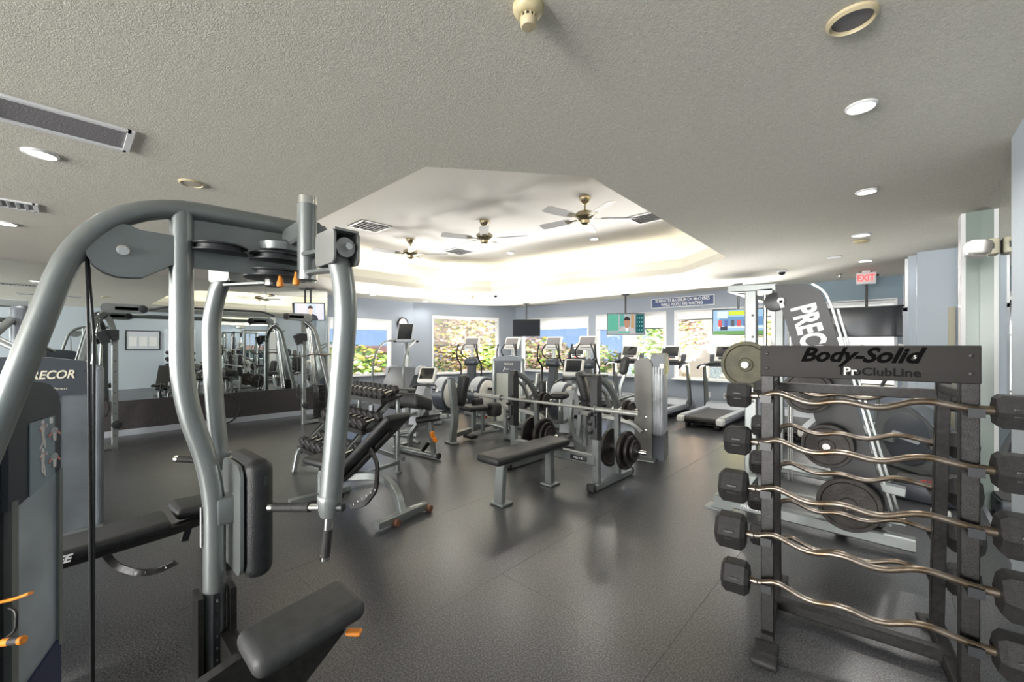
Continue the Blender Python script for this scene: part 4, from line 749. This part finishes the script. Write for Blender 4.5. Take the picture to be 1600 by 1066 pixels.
D('back_rail', silver, bar([(XD0, 2.59, .18), (XD1, 2.59, .18)], .04, .05, fix=(0, 1, 0)))
dproto = {}
def dumbbell(x, y, z, r, lb, g, rz=0, tilt=14):
    t = thing('dumbbell', lb, 'dumbbell', (x, y, z), rz, g); m_ = rotm((R(tilt), 0, 0))
    def tr(sh): return [m_@p for p in sh[0]], sh[1]
    PT('handle', chrome, t, tr(tb([(0, -.07, 0), (0, -.03, 0), (0, 0, 0), (0, .03, 0), (0, .07, 0)], .0135, 12, 0))); L = r*1.15
    for s in (-1, 1): PT('hex_head', rubber, t, tr(hexh((0, s*(.06+L/2), 0), (0, 1, 0), r, L, .2)))
for ti, (y, z) in enumerate(tiers):
    n_ = (7, 8, 9)[ti]; r = (.07, .063, .052)[ti]; tn = ('bottom', 'middle', 'top')[ti]
    for i in range(n_):
        x = XD0+.09+(XD1-XD0-.18)*i/(n_-1); dumbbell(x, y, z+r*.86, r, 'black hex dumbbell, %s on the %s shelf of the dumbbell rack' % (('rightmost', 'second from the right end', 'third from the right end', 'fourth from the right end', 'fifth from the right end', 'sixth from the right end', 'seventh from the right end', 'eighth from the right end', 'leftmost')[n_-1-i], tn), 'hex dumbbells on the %s shelf' % tn)
# ------------------------------------------------------------ padded curl bench (roller and orange pin)
pb = thing('preacher_bench', 'silver padded exercise bench with square pad, roller and orange tag right of the dumbbell rack', 'bench', (-4.8, 3.2, 0))
def Q(name, m, *sh, **k): par = k.pop('par', pb); return PT(name, m, par, *sh, world=True, **k)
g0, g1 = F(616, 703), F(684, 718); e = (g1-g0).normalized(); s = V((-e.y, e.x, 0)); g0.z = g1.z = .045
Q('base_tube', silver, tb([g0, g1], .035, 14)); Q('end_cap', rubber, cy(g1-e*.0, g1+e*.03, .038, 18)); h0 = F(655, 697); h0.z = .04; Q('rear_tube', silver, tb([g0+s*.35, h0], .03, 14), tb([g0+V((0, 0, .0)), g0+s*.38], .03, 14))
tp = W(645, 627, 5.45); v, f = pad((0, 0, 0), (.46, .30, .17), .04, seg=4); Q('arm_pad', vinyl, ([tp+e*p.x+s*p.y+Z_*p.z+V((0, 0, -p.y*.35)) for p in v], f)); Q('pad_end', black, ([tp-e*.27+e*p.x*.3+s*p.y*.9+Z_*(p.z-.03) for p in v], f))
Q('slant_post', silver, bar([W(667, 640, 5.4), W(640, 680, 5.5), W(641, 697, 5.5)], .07, .05, fl=.1, fix=s)); Q('front_post', silver, bar([W(672, 652, 5.35), W(678, 712, 5.35)], .06, .05, fl=0)); Q('left_post', silver, bar([W(619, 660, 5.6), W(620, 702, 5.65)], .06, .05, fl=0)); Q('mid_tube', silver, tb([W(612, 680, 5.6), W(645, 674, 5.5)], .025, 12))
rq = Q('roller_pad', black, cy(W(652, 657, 5.4), W(688, 652, 5.3), .045, 20)); Q('roller_end', silver, cy(W(688, 652, 5.3), W(700, 651, 5.25), .03, 16), par=rq)
Q('pull_pin', orange, bx(W(676, 680, 5.3), (.04, .04, .09), (R(20), 0, 0)), bx(W(680, 688, 5.3), (.03, .05, .05), (R(40), 0, 0)), label='orange pull pin'); Q('strut', steelblk, bar([W(660, 705, 5.4), W(670, 692, 5.4)], .02, .05, fl=0))
# ------------------------------------------------------------ treadmills
def treadmill(x, y0, lb, rz=0, first=[None]):
    if first[0] is not None: return dup(first[0], (x, y0, 0), rz, lb)
    t = thing('treadmill', lb, 'treadmill', (x, y0, 0), rz, 'treadmills facing the back wall'); first[0] = t
    PT('deck', mat('treadmill_deck_grey', (.30, .32, .36), .4, .2), t, pad((-.33, .85, .16), (.12, 1.75, .11), .03), pad((.33, .85, .16), (.12, 1.75, .11), .03), bb((-.3, .1, .10), (.3, 1.7, .17)))
    PT('side_rail', pale, t, bx((-.33, .80, .218), (.10, 1.5, .012))); PT('side_rail', pale, t, bx((.33, .80, .218), (.10, 1.5, .012)))
    PT('belt', vinyl, t, bb((-.255, .03, .165), (.255, 1.45, .19))); PT('rear_roller', steelblk, t, cy((-.27, .04, .15), (.27, .04, .15), .055, 20)); PT('end_cap', whitep, t, pad((-.33, .02, .155), (.13, .14, .12), .035)); PT('end_cap', whitep, t, pad((.33, .02, .155), (.13, .14, .12), .035))
    PT('wheel', rubber, t, cy((-.28, .12, .045), (-.22, .12, .045), .045, 16)); PT('wheel', rubber, t, cy((.22, .12, .045), (.28, .12, .045), .045, 16)); PT('base_frame', steelblk, t, bb((-.30, .3, .03), (.30, 1.9, .10)))
    PT('motor_cover', pale, t, prism([(1.40, .19), (1.50, .29), (1.80, .30), (1.98, .20), (1.98, .05), (1.40, .10)], (0, 0, 0), Y_, Z_, .74))
    for s in (-1, 1):
        PT('upright', silver, t, bar([(s*.40, 1.62, .18), (s*.385, 1.50, 1.04), (s*.385, 1.45, 1.07)], .055, .10, fl=.05)); PT('upright_trim', dark, t, bar([(s*.43, 1.60, .2), (s*.415, 1.48, 1.02)], .012, .07, fl=0))
        PT('handrail', plast, t, tb([(s*.39, 1.05, 1.02), (s*.39, 1.15, 1.06), (s*.385, 1.50, 1.07)], .026, 14, .05))
    PT('cross_bar', plast, t, tb([(-.39, 1.50, 1.06), (-.2, 1.42, 1.12), (.2, 1.42, 1.12), (.39, 1.50, 1.06)], .035, 14, .15)); PT('cup_tray', dark, t, pad((0, 1.52, 1.08), (.66, .16, .09), .03))
    c = PT('console', whitep, t, pad((0, 1.55, 1.30), (.44, .07, .36), .033, (R(-22), 0, 0), 4)); m_ = rotm((R(-22), 0, 0)); cc = V((0, 1.55, 1.30))
    def on(sh): return [cc+m_@p for p in sh[0]], sh[1]
    PT('display', glassd, c, on(pad((0, -.036, .03), (.36, .012, .22), .005))); PT('key_panel', dark, c, on(pad((0, -.037, -.11), (.26, .01, .05), .005))); PT('console_wing', dark, t, pad((-.27, 1.58, 1.20), (.12, .06, .18), .03, (R(-15), 0, R(10)))); PT('console_wing', dark, t, pad((.27, 1.58, 1.20), (.12, .06, .18), .03, (R(-15), 0, R(-10))))
    PT('stop_button', red, c, on(disc((0, -.045, -.155), (0, 1, 0), .016, .01, 14)))
    return t
treadmill(-2.52, 7.55, 'treadmill nearest the slanted panel with its whole belt in view')
treadmill(-3.66, 7.55, 'treadmill just right of the tall silver weight tower, half hidden by it')
treadmill(-4.70, 7.70, 'treadmill directly behind the bench press right upright')
treadmill(-6.15, 7.62, 'treadmill farthest left, beside the elliptical trainers')
treadmill(-1.35, 7.50, 'treadmill mostly hidden behind the curl bar rack and plate')
# ------------------------------------------------------------ elliptical trainers
def elliptical(x, y, rz, lb, first=[None]):
    if first[0] is not None: return dup(first[0], (x, y, 0), rz, lb)
    t = thing('elliptical_trainer', lb, 'elliptical', (x, y, 0), rz, 'elliptical trainers near the far corner'); first[0] = t
    # local +y towards the console; drum at the back
    PT('drum_cover', dark, t, prism([(.36*cos(R(a)), .34*sin(R(a))) for a in range(0, 360, 12)], (0, -.55, .45), Y_, Z_, .24)); 
    for s in (-1, 1): PT('drum_disc', whitep, t, disc((s*.14, -.55, .45), (1, 0, 0), .29, .05, 36))
    PT('drum_top', pale, t, prism([(.37*cos(R(a)), .36*sin(R(a))) for a in range(20, 165, 12)]+[(.33*cos(R(a)), .32*sin(R(a))) for a in range(164, 20, -12)], (0, -.55, .45), Y_, Z_, .20))
    PT('badge', lett, t, prism(rrect(.06, .08, .03), (0, -.905, .56), X_, Z_, .006))
    PT('base_frame', silver, t, bar([(0, -.8, .06), (0, .9, .06)], .12, .08)); PT('cross_foot', silver, t, bar([(-.3, -.75, .04), (.3, -.75, .04)], .07, .06, fix=(0, 1, 0))); PT('cross_foot', silver, t, bar([(-.3, .85, .04), (.3, .85, .04)], .07, .06, fix=(0, 1, 0)))
    for s in (-1, 1):
        PT('ramp', silver, t, bar([(s*.14, -.25, .16), (s*.14, .65, .30)], .07, .05)); PT('foot_link', steelblk, t, bar([(s*.2, -.6, .45+s*.12), (s*.2, .45, .40)], .04, .05)); PT('pedal', plast, t, pad((s*.2, .1, .46), (.15, .36, .05), .02))
        PT('moving_arm', steelblk, t, tb([(s*.26, .62, .35), (s*.27, .66, 1.02), (s*.28, .50, 1.12), (s*.27, .42, 1.28), (s*.24, .46, 1.50)], .018, 12, .09)); PT('fixed_handle', plast, t, tb([(s*.08, .68, 1.15), (s*.2, .60, 1.22), (s*.2, .50, 1.35), (s*.12, .56, 1.50)], .015, 12, .07))
    PT('column', dark, t, prism([(.48, .08), (.86, .08), (.78, .7), (.76, 1.15), (.68, 1.2), (.62, 1.0)], (0, 0, 0), Y_, Z_, .16)); PT('neck', silver, t, bar([(0, .70, 1.1), (0, .72, 1.40)], .07, .06)); PT('shoulder', dark, t, pad((0, .68, 1.08), (.34, .22, .18), .07))
    c = PT('console', whitep, t, pad((0, .70, 1.52), (.40, .06, .32), .028, (R(-25), 0, 0), 4)); m_ = rotm((R(-25), 0, 0)); PT('display', grille, c, *[([V((0, .70, 1.52))+m_@p for p in q[0]], q[1]) for q in (pad((0, -.034, .03), (.32, .01, .18), .004), pad((0, -.036, -.11), (.26, .012, .03), .004))])
    return t
for px, d, rz, lb in ((680, 8.9, 22, 'elliptical trainer farthest left with round pale drum cover'), (742, 8.9, 12, 'elliptical trainer behind the single black seat machine'), (808, 8.3, 10, 'elliptical trainer between the far weight tower and the grey bike console'), (864, 7.6, 12, 'elliptical trainer nearest the left treadmill deck')):
    p_ = W(px, 540, d); elliptical(p_.x+.1, p_.y+.55, R(rz), lb)
# ------------------------------------------------------------ stair climber
p_ = W(622, 540, 8.6); t = thing('stair_climber', 'stair climber with long curved rails and tall console under the clock', 'stair climber', (p_.x, p_.y, 0), R(38))
PT('body', dark, t, prism([(-.55, .05), (.75, .05), (.75, .95), (.55, 1.0), (.30, .98), (-.55, .35)], (0, 0, 0), Y_, Z_, .60)); 
for s in (-1, 1): PT('side_cover', pale, t, prism([(-.6, .03), (.8, .03), (.8, 1.0), (.5, 1.03), (.25, 1.0), (.15, .85), (.5, .85), (.5, .3), (-.6, .3)], (s*.33, 0, 0), Y_, Z_, .06)); PT('hand_rail', silver, t, tb([(s*.31, -.50, .60), (s*.31, -.58, 1.05), (s*.31, -.30, 1.45), (s*.31, .25, 1.58), (s*.12, .52, 1.58)], .02, 12, .25))
for i in range(4): PT('step', rubber, t, bb((-.27, -.52+.22*i, .22+.2*i), (.27, -.28+.22*i, .26+.2*i)))
PT('console_post', silver, t, bar([(0, .55, .98), (0, .58, 1.25), (0, .50, 1.55)], .08, .06)); PT('cross_grip', plast, t, tb([(-.26, .44, 1.56), (.30, .44, 1.56)], .022, 12))
c = PT('console', pale, t, pad((0, .46, 1.74), (.36, .07, .44), .03, (R(-22), 0, 0), 4)); m_ = rotm((R(-22), 0, 0)); PT('display', glassd, c, *[([V((0, .46, 1.74))+m_@p for p in q[0]], q[1]) for q in (pad((0, -.036, .02), (.31, .012, .36), .004),)])
# ------------------------------------------------------------ exercise bikes
def bike(px, d, rz, lb, hz=1.0):
    p_ = W(px, 540, d); t = thing('exercise_bike', lb, 'exercise bike', (p_.x, p_.y, 0), R(rz), 'exercise bikes')
    PT('shell', pale, t, prism([(-.25, .12), (.35, .12), (.42, .35), (.30, .66), (.10, .74), (-.10, .5)], (0, 0, 0), Y_, Z_, .16)); PT('front_foot', silver, t, bar([(-.26, .42, .04), (.26, .42, .04)], .07, .06, fix=(0, 1, 0))); PT('rear_foot', silver, t, bar([(-.26, -.62, .04), (.26, -.62, .04)], .07, .06, fix=(0, 1, 0)))
    PT('frame', silver, t, bar([(0, .42, .06), (0, -.62, .06)], .09, .06), bar([(0, .12, .3), (0, -.42, .30), (0, -.46, .60)], .07, .06)); PT('seat', black, t, pad((0, -.48, .72), (.24, .26, .09), .04)); PT('seat_post', chrome, t, cy((0, -.46, .5), (0, -.46, .7), .025, 14))
    PT('column', silver, t, bar([(0, .30, .5), (0, .42, .8), (0, .36, hz+.02)], .08, .08, fl=.1)); PT('handlebar', plast, t, tb([(-.25, .02, hz-.10), (-.26, .1, hz-.12), (-.2, .3, hz-.06), (.2, .3, hz-.06), (.26, .1, hz-.12), (.25, .02, hz-.10)], .018, 12, .08)); PT('crank', steelblk, t, cy((-.12, .08, .32), (.12, .08, .32), .03, 14), bx((.13, .08, .25), (.02, .03, .17)), bx((-.13, .08, .39), (.02, .03, .17)))
    PT('pedal', rubber, t, bx((.19, .08, .17), (.10, .09, .03))); PT('pedal', rubber, t, bx((-.19, .08, .47), (.10, .09, .03)))
    c = PT('console', whitep, t, pad((0, .34, hz+.12), (.34, .07, .32), .03, (R(-30), 0, 0), 4)); m_ = rotm((R(-30), 0, 0)); PT('display', glassd, c, *[([V((0, .34, hz+.12))+m_@p for p in q[0]], q[1]) for q in (pad((0, -.036, .02), (.26, .012, .22), .004),)])
bike(655, 7.3, 30, 'exercise bike with pale rimmed console under the stair climber console', .80); bike(888, 6.62, 20, 'exercise bike with frame handlebar and console behind the bench press', .97)
# ------------------------------------------------------------ single seat machine with white stack tower
p_ = F(706, 692); t = thing('hip_machine', 'small seated leg machine with black upright back pad and tall pale weight tower', 'exercise machine', (-5.05, 4.05, 0))
def H(name, m, *sh, **k): par = k.pop('par', t); return PT(name, m, par, *sh, world=True, **k)
H('rear_post', silver, bar([W(707, 690, 6.2)*1, W(711, 650, 6.2), W(705, 592, 6.25)], .11, .07, fl=.1, fix=(0, 1, 0))); H('foot_plate', silver, pad(V((*W(706, 692, 6.2).xy, .015)), (.22, .12, .03), .01))
bq = W(722, 610, 6.35); H('back_pad', black, pad(bq, (.22, .12, .48), .05, (R(-10), R(0), R(-15)), 5)); 
sq = W(740, 637, 6.5); H('seat', black, pad(sq, (.36, .36, .08), .04, (0, 0, R(-10)), 5)); H('seat_post', silver, bar([sq-Z_*.04, V((sq.x, sq.y, .12))], .06, .06), bar([sq+V((.1, .1, -.04)), V((sq.x+.1, sq.y+.1, .12))], .05, .05)); H('base_beam', silver, bar([V((*W(708, 680, 6.2).xy, .12)), V((-5.2, 5.0, .10))], .08, .07))
H('leg_arm', silver, tb([W(742, 664, 6.6), W(770, 662, 6.6), W(795, 672, 6.5)], .03, 12, .1)); H('leg_arm', silver, tb([W(752, 676, 6.6), W(780, 672, 6.7)], .03, 12)); H('foot_rest', steelblk, bx(W(735, 682, 6.4), (.2, .12, .04)))
H('knee_pad', rubber, pad(W(746, 632, 6.6), (.09, .22, .20), .04)); H('knee_pad', rubber, pad(W(772, 640, 6.7), (.22, .2, .22), .06)); H('hand_grip', plast, cy(W(738, 628, 6.5), W(750, 630, 6.7), .016, 12)); H('red_knob', mat('red_plastic', (.5, .05, .03), .4), cy(W(757, 652, 6.6), W(757, 652, 6.6)+V((0, .04, 0)), .02, 12))
tw_ = thing('weight_stack_tower', 'pale silver weight tower with dark header behind the bench press left upright', 'exercise machine', (*W(795, 540, 7.35).xy, 0), R(38))
PT('side_column', silver, tw_, pad((-.26, .1, .62), (.07, .24, 1.24), .02)); PT('side_column', silver, tw_, pad((.24, .1, .62), (.07, .24, 1.24), .02)); PT('stack_panel', mat('pale_panel_green', (.55, .58, .52), .35), tw_, bb((-.225, .0, .12), (-.01, .1, .99))); PT('stack_panel', bpy.data.materials['pale_panel_green'], tw_, bb((.0, .0, .12), (.205, .1, .99)))
PT('header', dark, tw_, bb((-.23, -.02, .98), (.21, .14, 1.20))); PT('header_cap', shroud, tw_, prism([(-.30, 1.20), (.28, 1.20), (.22, 1.26), (0, 1.29), (-.24, 1.26)], (0, .08, 0), X_, Z_, .26)); PT('logo', logoM, tw_, text('PRECOR', .045, (0, -.023, 1.14), X_, Z_, .003)); PT('header_figures', lett, tw_, bx((-.08, -.022, 1.05), (.012, .003, .08), (0, R(25), 0)), bx((-.03, -.022, 1.05), (.06, .003, .01))); PT('base', silver, tw_, pad((0, .08, .06), (.56, .32, .12), .03)); PT('stack_cable', cab, tw_, cy((-.005, -.01, .1), (-.005, -.01, 1.0), .006, 8))
# ------------------------------------------------------------ tall silver tower machine on the right of the bench press
p_ = F(1005, 718); t = thing('leg_curl_machine', 'seated leg machine with tall silver and grey weight tower and dark roller pads', 'exercise machine', (p_.x, p_.y, 0), R(14))
PT('tower_column', mat('olive_grey_paint', (.17, .168, .155), .5, .3), t, prism([(-.11, .0), (.11, 0), (.11, 1.24), (.06, 1.30), (-.04, 1.31), (-.11, 1.26)], (0, .04, 0), X_, Z_, .09)); PT('tower_foot', silver, t, pad((-.02, -.02, .012), (.36, .22, .024), .01))
PT('tower_shroud', pale, t, pad((.175, .20, .76), (.15, .36, .92), .05, seg=4)); PT('tower_head', dark, t, prism([(0, 1.10), (.40, 1.10), (.40, 1.28), (.34, 1.35), (.2, 1.37), (0, 1.33)], (.17, .02, 0), Y_, Z_, .17)); PT('tower_base', dark, t, bb((.10, .04, 0), (.25, .38, .34))); PT('shroud_rib', silver, t, *[bx((.12+.035*i, .018, .76), (.008, .01, .86)) for i in range(4)])
PT('badge', lett, t, bx((.225, .01, 1.21), (.05, .008, .06))); PT('side_bolt', chrome, t, *[disc((.04, -.008, z), (0, 1, 0), .014, .01, 12) for z in (.38, .55)])
def lever(t, dx=0):
    PT('curved_beam', silver2, t, bar([(dx-.02, .0, .36), (dx-.12, .0, .46), (dx-.35, .02, .50), (dx-.85, .10, .52)], .10, .05, fl=.12, fix=(0, 1, 0)))
lever(t); PT('seat_frame', silver, t, bar([(-.85, .12, .52), (-1.0, .45, .50), (-1.05, .45, .04)], .07, .07, fl=.08), bar([(-.85, .2, .04), (-.85, .2, .5)], .06, .06)); 
PT('seat', black, t, pad((-.70, .55, .62), (.40, .40, .09), .04, (0, R(-5), 0), 4)); PT('back_pad', vinyl, t, pad((-.98, .50, .86), (.12, .30, .46), .05, (0, R(-14), R(10)), 4)); PT('thigh_pad', vinyl, t, pad((-.36, .50, 1.18), (.12, .12, .27), .055, (0, R(14), 0), 5)); PT('thigh_arm', silver, t, bar([(-.36, .5, 1.06), (-.44, .5, .82), (-.40, .5, .55)], .05, .04, fl=.1)); PT('guide_arm', silver, t, tb([(-.55, .45, .60), (-.40, .48, .72), (-.12, .5, .80), (-.05, .5, 1.0)], .028, 12, .15), tb([(-.72, .45, .95), (-.5, .4, .95), (-.45, .4, .72), (-.8, .4, .70)], .022, 12, .08))
PT('roller', black, t, cy((-.42, .25, .62), (-.42, .6, .62), .075, 20), cy((-.20, .25, .58), (-.20, .6, .58), .075, 20)); PT('handle_post', rubber, t, tb([(-.83, .6, .95), (-.83, .6, 1.26)], .018, 12)); PT('table_pad', black, t, pad((-.80, .42, 1.03), (.40, .2, .035), .015)); PT('curved_footer', silver, t, bar([(-.95, -.05, .72), (-.98, -.05, .40), (-.90, -.05, .18), (-.80, -.05, .14)], .07, .05, fl=.1, fix=(0, 1, 0))); PT('white_cover', pale, t, pad((-.60, .75, .25), (.06, .35, .40), .03, (R(20), 0, 0)))
t = thing('leg_lift_machine', 'low lever machine with curved beam and thin post behind the left bench upright', 'exercise machine', (-3.66, 4.62, 0), R(6)); lever(t, .05); PT('thin_post', chrome, t, cy((.05, -.02, 0), (.05, -.02, .96), .018, 14)); PT('foot', silver, t, pad((.05, 0, .012), (.2, .3, .024), .01)); PT('arm_tube', silver2, t, tb([(-.7, .2, .60), (-.45, .22, .66), (-.30, .25, .85), (-.28, .25, 1.05)], .045, 14, .15)); PT('roller', black, t, cy((-.45, .05, .60), (-.45, .4, .60), .075, 20), cy((-.22, .05, .56), (-.22, .4, .56), .075, 20)); PT('side_pad', black, t, pad((-.15, .2, .80), (.1, .16, .30), .045, seg=4)); PT('base_beam', silver, t, bar([(-.85, .15, .05), (.05, .05, .05)], .08, .07)); PT('support_post', silver, t, bar([(-.45, .15, .05), (-.45, .15, .55)], .06, .05)); PT('support_post', silver, t, bar([(-.8, .12, .05), (-.8, .12, .52)], .06, .05))
# ------------------------------------------------------------ right hand cross trainer by the wall and the step box
p_ = W(1432, 540, 4.75); t = thing('cross_trainer', 'grey cross trainer with large rounded housing by the right wall', 'elliptical', (p_.x, p_.y, 0), R(-47))
PT('housing', mat('graphite_plastic', (.12, .13, .135), .35), t, prism([(-.38, .10), (.40, .06), (.43, .25), (.36, .46), (.22, .64), (.02, .76), (-.16, .78), (-.34, .66), (-.42, .42)], (0, 0, 0), X_, Z_, .26)); PT('housing_top', shroud, t, bar([(-.34, 0, .66), (-.16, 0, .79), (.03, 0, .77), (.23, 0, .65), (.37, 0, .47), (.44, 0, .25)], .20, .02, fl=.12, fix=(0, 1, 0)))
PT('side_disc', dark, t, lathe([(.29, 0), (.30, -.012), (.285, -.02), (.001, -.022)], (.02, -.128, .40), (0, 1, 0), 36)); PT('name_plate', pale, t, prism(rrect(.34, .07, .03), (.03, -.155, .42), V((1, 0, -.12)), V((.12, 0, 1)), .006)); PT('base_foot', rubber, t, pad((.30, 0, .03), (.14, .5, .06), .02)); PT('base_rail', silver, t, bar([(-1.1, 0, .05), (.3, 0, .05)], .1, .08, fix=(0, 1, 0)))
for s in (-1, 1): PT('pedal', pale, t, pad((-.60, s*.16, .40), (.42, .14, .06), .02, (0, R(5), 0))); PT('link', silver, t, bar([(-.1, s*.16, .35), (-.9, s*.16, .36)], .04, .05, fix=(0, 1, 0))); PT('moving_arm', silver, t, tb([(-.85, s*.25, .3), (-.75, s*.26, .95), (-.55, s*.26, 1.15), (-.46, s*.24, 1.42)], .022, 12, .15)); PT('grip', whitep, t, cy((-.52, s*.25, 1.30), (-.44, s*.24, 1.48), .028, 14))
PT('mast', silver, t, bar([(-.95, 0, .08), (-.85, 0, 1.15)], .08, .08)); PT('console', whitep, t, pad((-.86, 0, 1.30), (.08, .34, .28), .03, (0, R(-25), 0)))
p_ = F(1455, 790); t = thing('step_platform', 'low black platform box with red figures on top behind the curl bar rack', 'box', (p_.x, p_.y+.2, 0), R(-6))
PT('box', dark, t, pad((0, 0, .08), (.50, .40, .16), .02)); PT('top_mat', vinyl, t, pad((0, 0, .165), (.48, .38, .012), .004)); PT('red_figures', mat('dull_red', (.5, .06, .06), .5), t, text('88.8', .10, (.02, -.03, .174), X_, Y_, .002)); PT('side_panel', pale, t, bx((-.252, 0, .085), (.006, .34, .09)))
solo('rubber_block', whitep, 'small pale block on the floor behind the curl bar rack', 'block', (*F(1470, 815).xy, 0), pad((0, 0, .045), (.12, .10, .09), .01))
# ------------------------------------------------------------ cable crossover by the mirror wall
t = thing('cable_crossover', 'silver cable crossover with two towers and a long top beam along the mirror wall', 'exercise machine', (-8.3, 1.8, 0))
def K(name, m, *sh, **k): par = k.pop('par', t); return PT(name, m, par, *sh, world=True, **k)
for ysn, y0 in ((1, 3.0), (-1, .45)):
    K('post', silver, bar([(-8.12, y0, 0), (-8.12, y0, 1.62), (-8.25, y0+.05*ysn, 1.86), (-8.45, y0+.12*ysn, 1.93)], .07, .07, fl=.12)); K('slant_post', silver, bar([(-8.60, y0+.55*ysn, 0), (-8.42, y0+.2*ysn, 1.80), (-8.30, y0+.08*ysn, 1.92)], .08, .07, fl=.12), ); K('slant_post', silver, bar([(-8.05, y0+.60*ysn, 0), (-8.18, y0+.22*ysn, 1.78), (-8.30, y0+.1*ysn, 1.93)], .08, .07, fl=.12))
    K('base_frame', silver, bar([(-8.12, y0, .04), (-8.60, y0+.55*ysn, .04), (-8.05, y0+.60*ysn, .04), (-8.12, y0, .04)], .08, .06, fl=0)); K('guide_rod', chrome, *[cy((-8.30+dx, y0+.36*ysn, .05), (-8.28+dx, y0+.15*ysn, 1.85), .010, 8) for dx in (-.08, 0, .08)])
    for i in range(14): K('weight_plate', steelblk, bx((-8.30, y0+.36*ysn, .10+.045*i), (.26, .13, .036)))
    K('top_bracket', silver, prism(rrect(.5, .13, .06), (-8.12, y0-.1*ysn, 2.0), Y_, Z_, .05)); K('pulley', plast, disc((-8.12, y0-.30*ysn, 2.0), (1, 0, 0), .06, .06, 20), disc((-8.08, y0+.02, .35), (1, 0, 0), .06, .04, 20)); K('carriage', plast, bx((-8.10, y0-.04, 1.62), (.12, .16, .14)), bx((-8.06, y0-.12, 1.58), (.08, .1, .18), (R(20), 0, 0)))
    K('cable', cab, cy((-8.08, y0-.12, 1.5), (-8.08, y0-.12, .75), .005, 8)); K('rope_handle', rubber, tb([(-8.08, y0-.10, .75), (-8.08, y0-.14, .60), (-8.06, y0-.10, .46), (-8.08, y0-.06, .60), (-8.08, y0-.10, .75)], .012, 8, .05)); K('hole_strip', plast, *[disc((-8.083, y0, .2+.15*i), (1, 0, 0), .008, .004, 8) for i in range(10)])
K('top_beam', silver, bar([(-8.12, .45, 2.0), (-8.12, 3.0, 2.0)], .05, .06)); K('chin_bar', plast, tb([(-7.95, .8, 1.98), (-7.85, 1.0, 2.04), (-7.85, 2.25, 2.04), (-7.95, 2.45, 1.98)], .016, 12, .08))
K('spare_bar', brass, tb([(-8.0, 2.75, 1.30), (-8.0, 2.95, 1.27), (-8.02, 3.15, 1.31), (-8.02, 3.35, 1.28), (-8.05, 3.5, 1.31)], .013, 10, .05)) 
# wheel rim leaning on the wainscot
solo('rubber_hoop', rubber, 'thin black ring leaning on the dark wainscot behind the near frame', 'ring', (XM+.06, 1.95, .28), tb([(0, .27*cos(2*pi*i/24), .27*sin(2*pi*i/24)) for i in range(25)], .014, 8, 0))
# more machines standing along the left, seen in the mirror
t = thing('lat_machine', 'grey pull down machine frame standing behind the dark header tower by the mirror', 'exercise machine', (-6.9, -.7, 0), R(90))
PT('side_column', shroud, t, pad((-.35, 0, .95), (.14, .3, 1.9), .05)); PT('side_column', shroud, t, pad((.35, 0, .95), (.14, .3, 1.9), .05)); PT('top_beam', silver, t, bar([(-.4, 0, 1.92), (.4, 0, 1.92)], .1, .08, fix=(0, 1, 0))); PT('press_arm', silver, t, tb([(-.3, -.1, 1.75), (-.2, -.6, 1.55), (-.5, -.9, 1.35)], .035, 12, .1), tb([(.3, -.1, 1.75), (.2, -.6, 1.55), (.5, -.9, 1.35)], .035, 12, .1)); PT('seat', black, t, pad((0, -.5, .5), (.35, .4, .1), .04)); PT('back_pad', black, t, pad((0, -.25, .85), (.3, .1, .6), .04)); PT('base', silver, t, bar([(0, .2, .04), (0, -.9, .04)], .1, .07), bar([(0, -.45, .05), (0, -.45, .46)], .07, .07)); PT('stack', steelblk, t, bb((-.24, -.08, .05), (.24, .12, 1.1)))
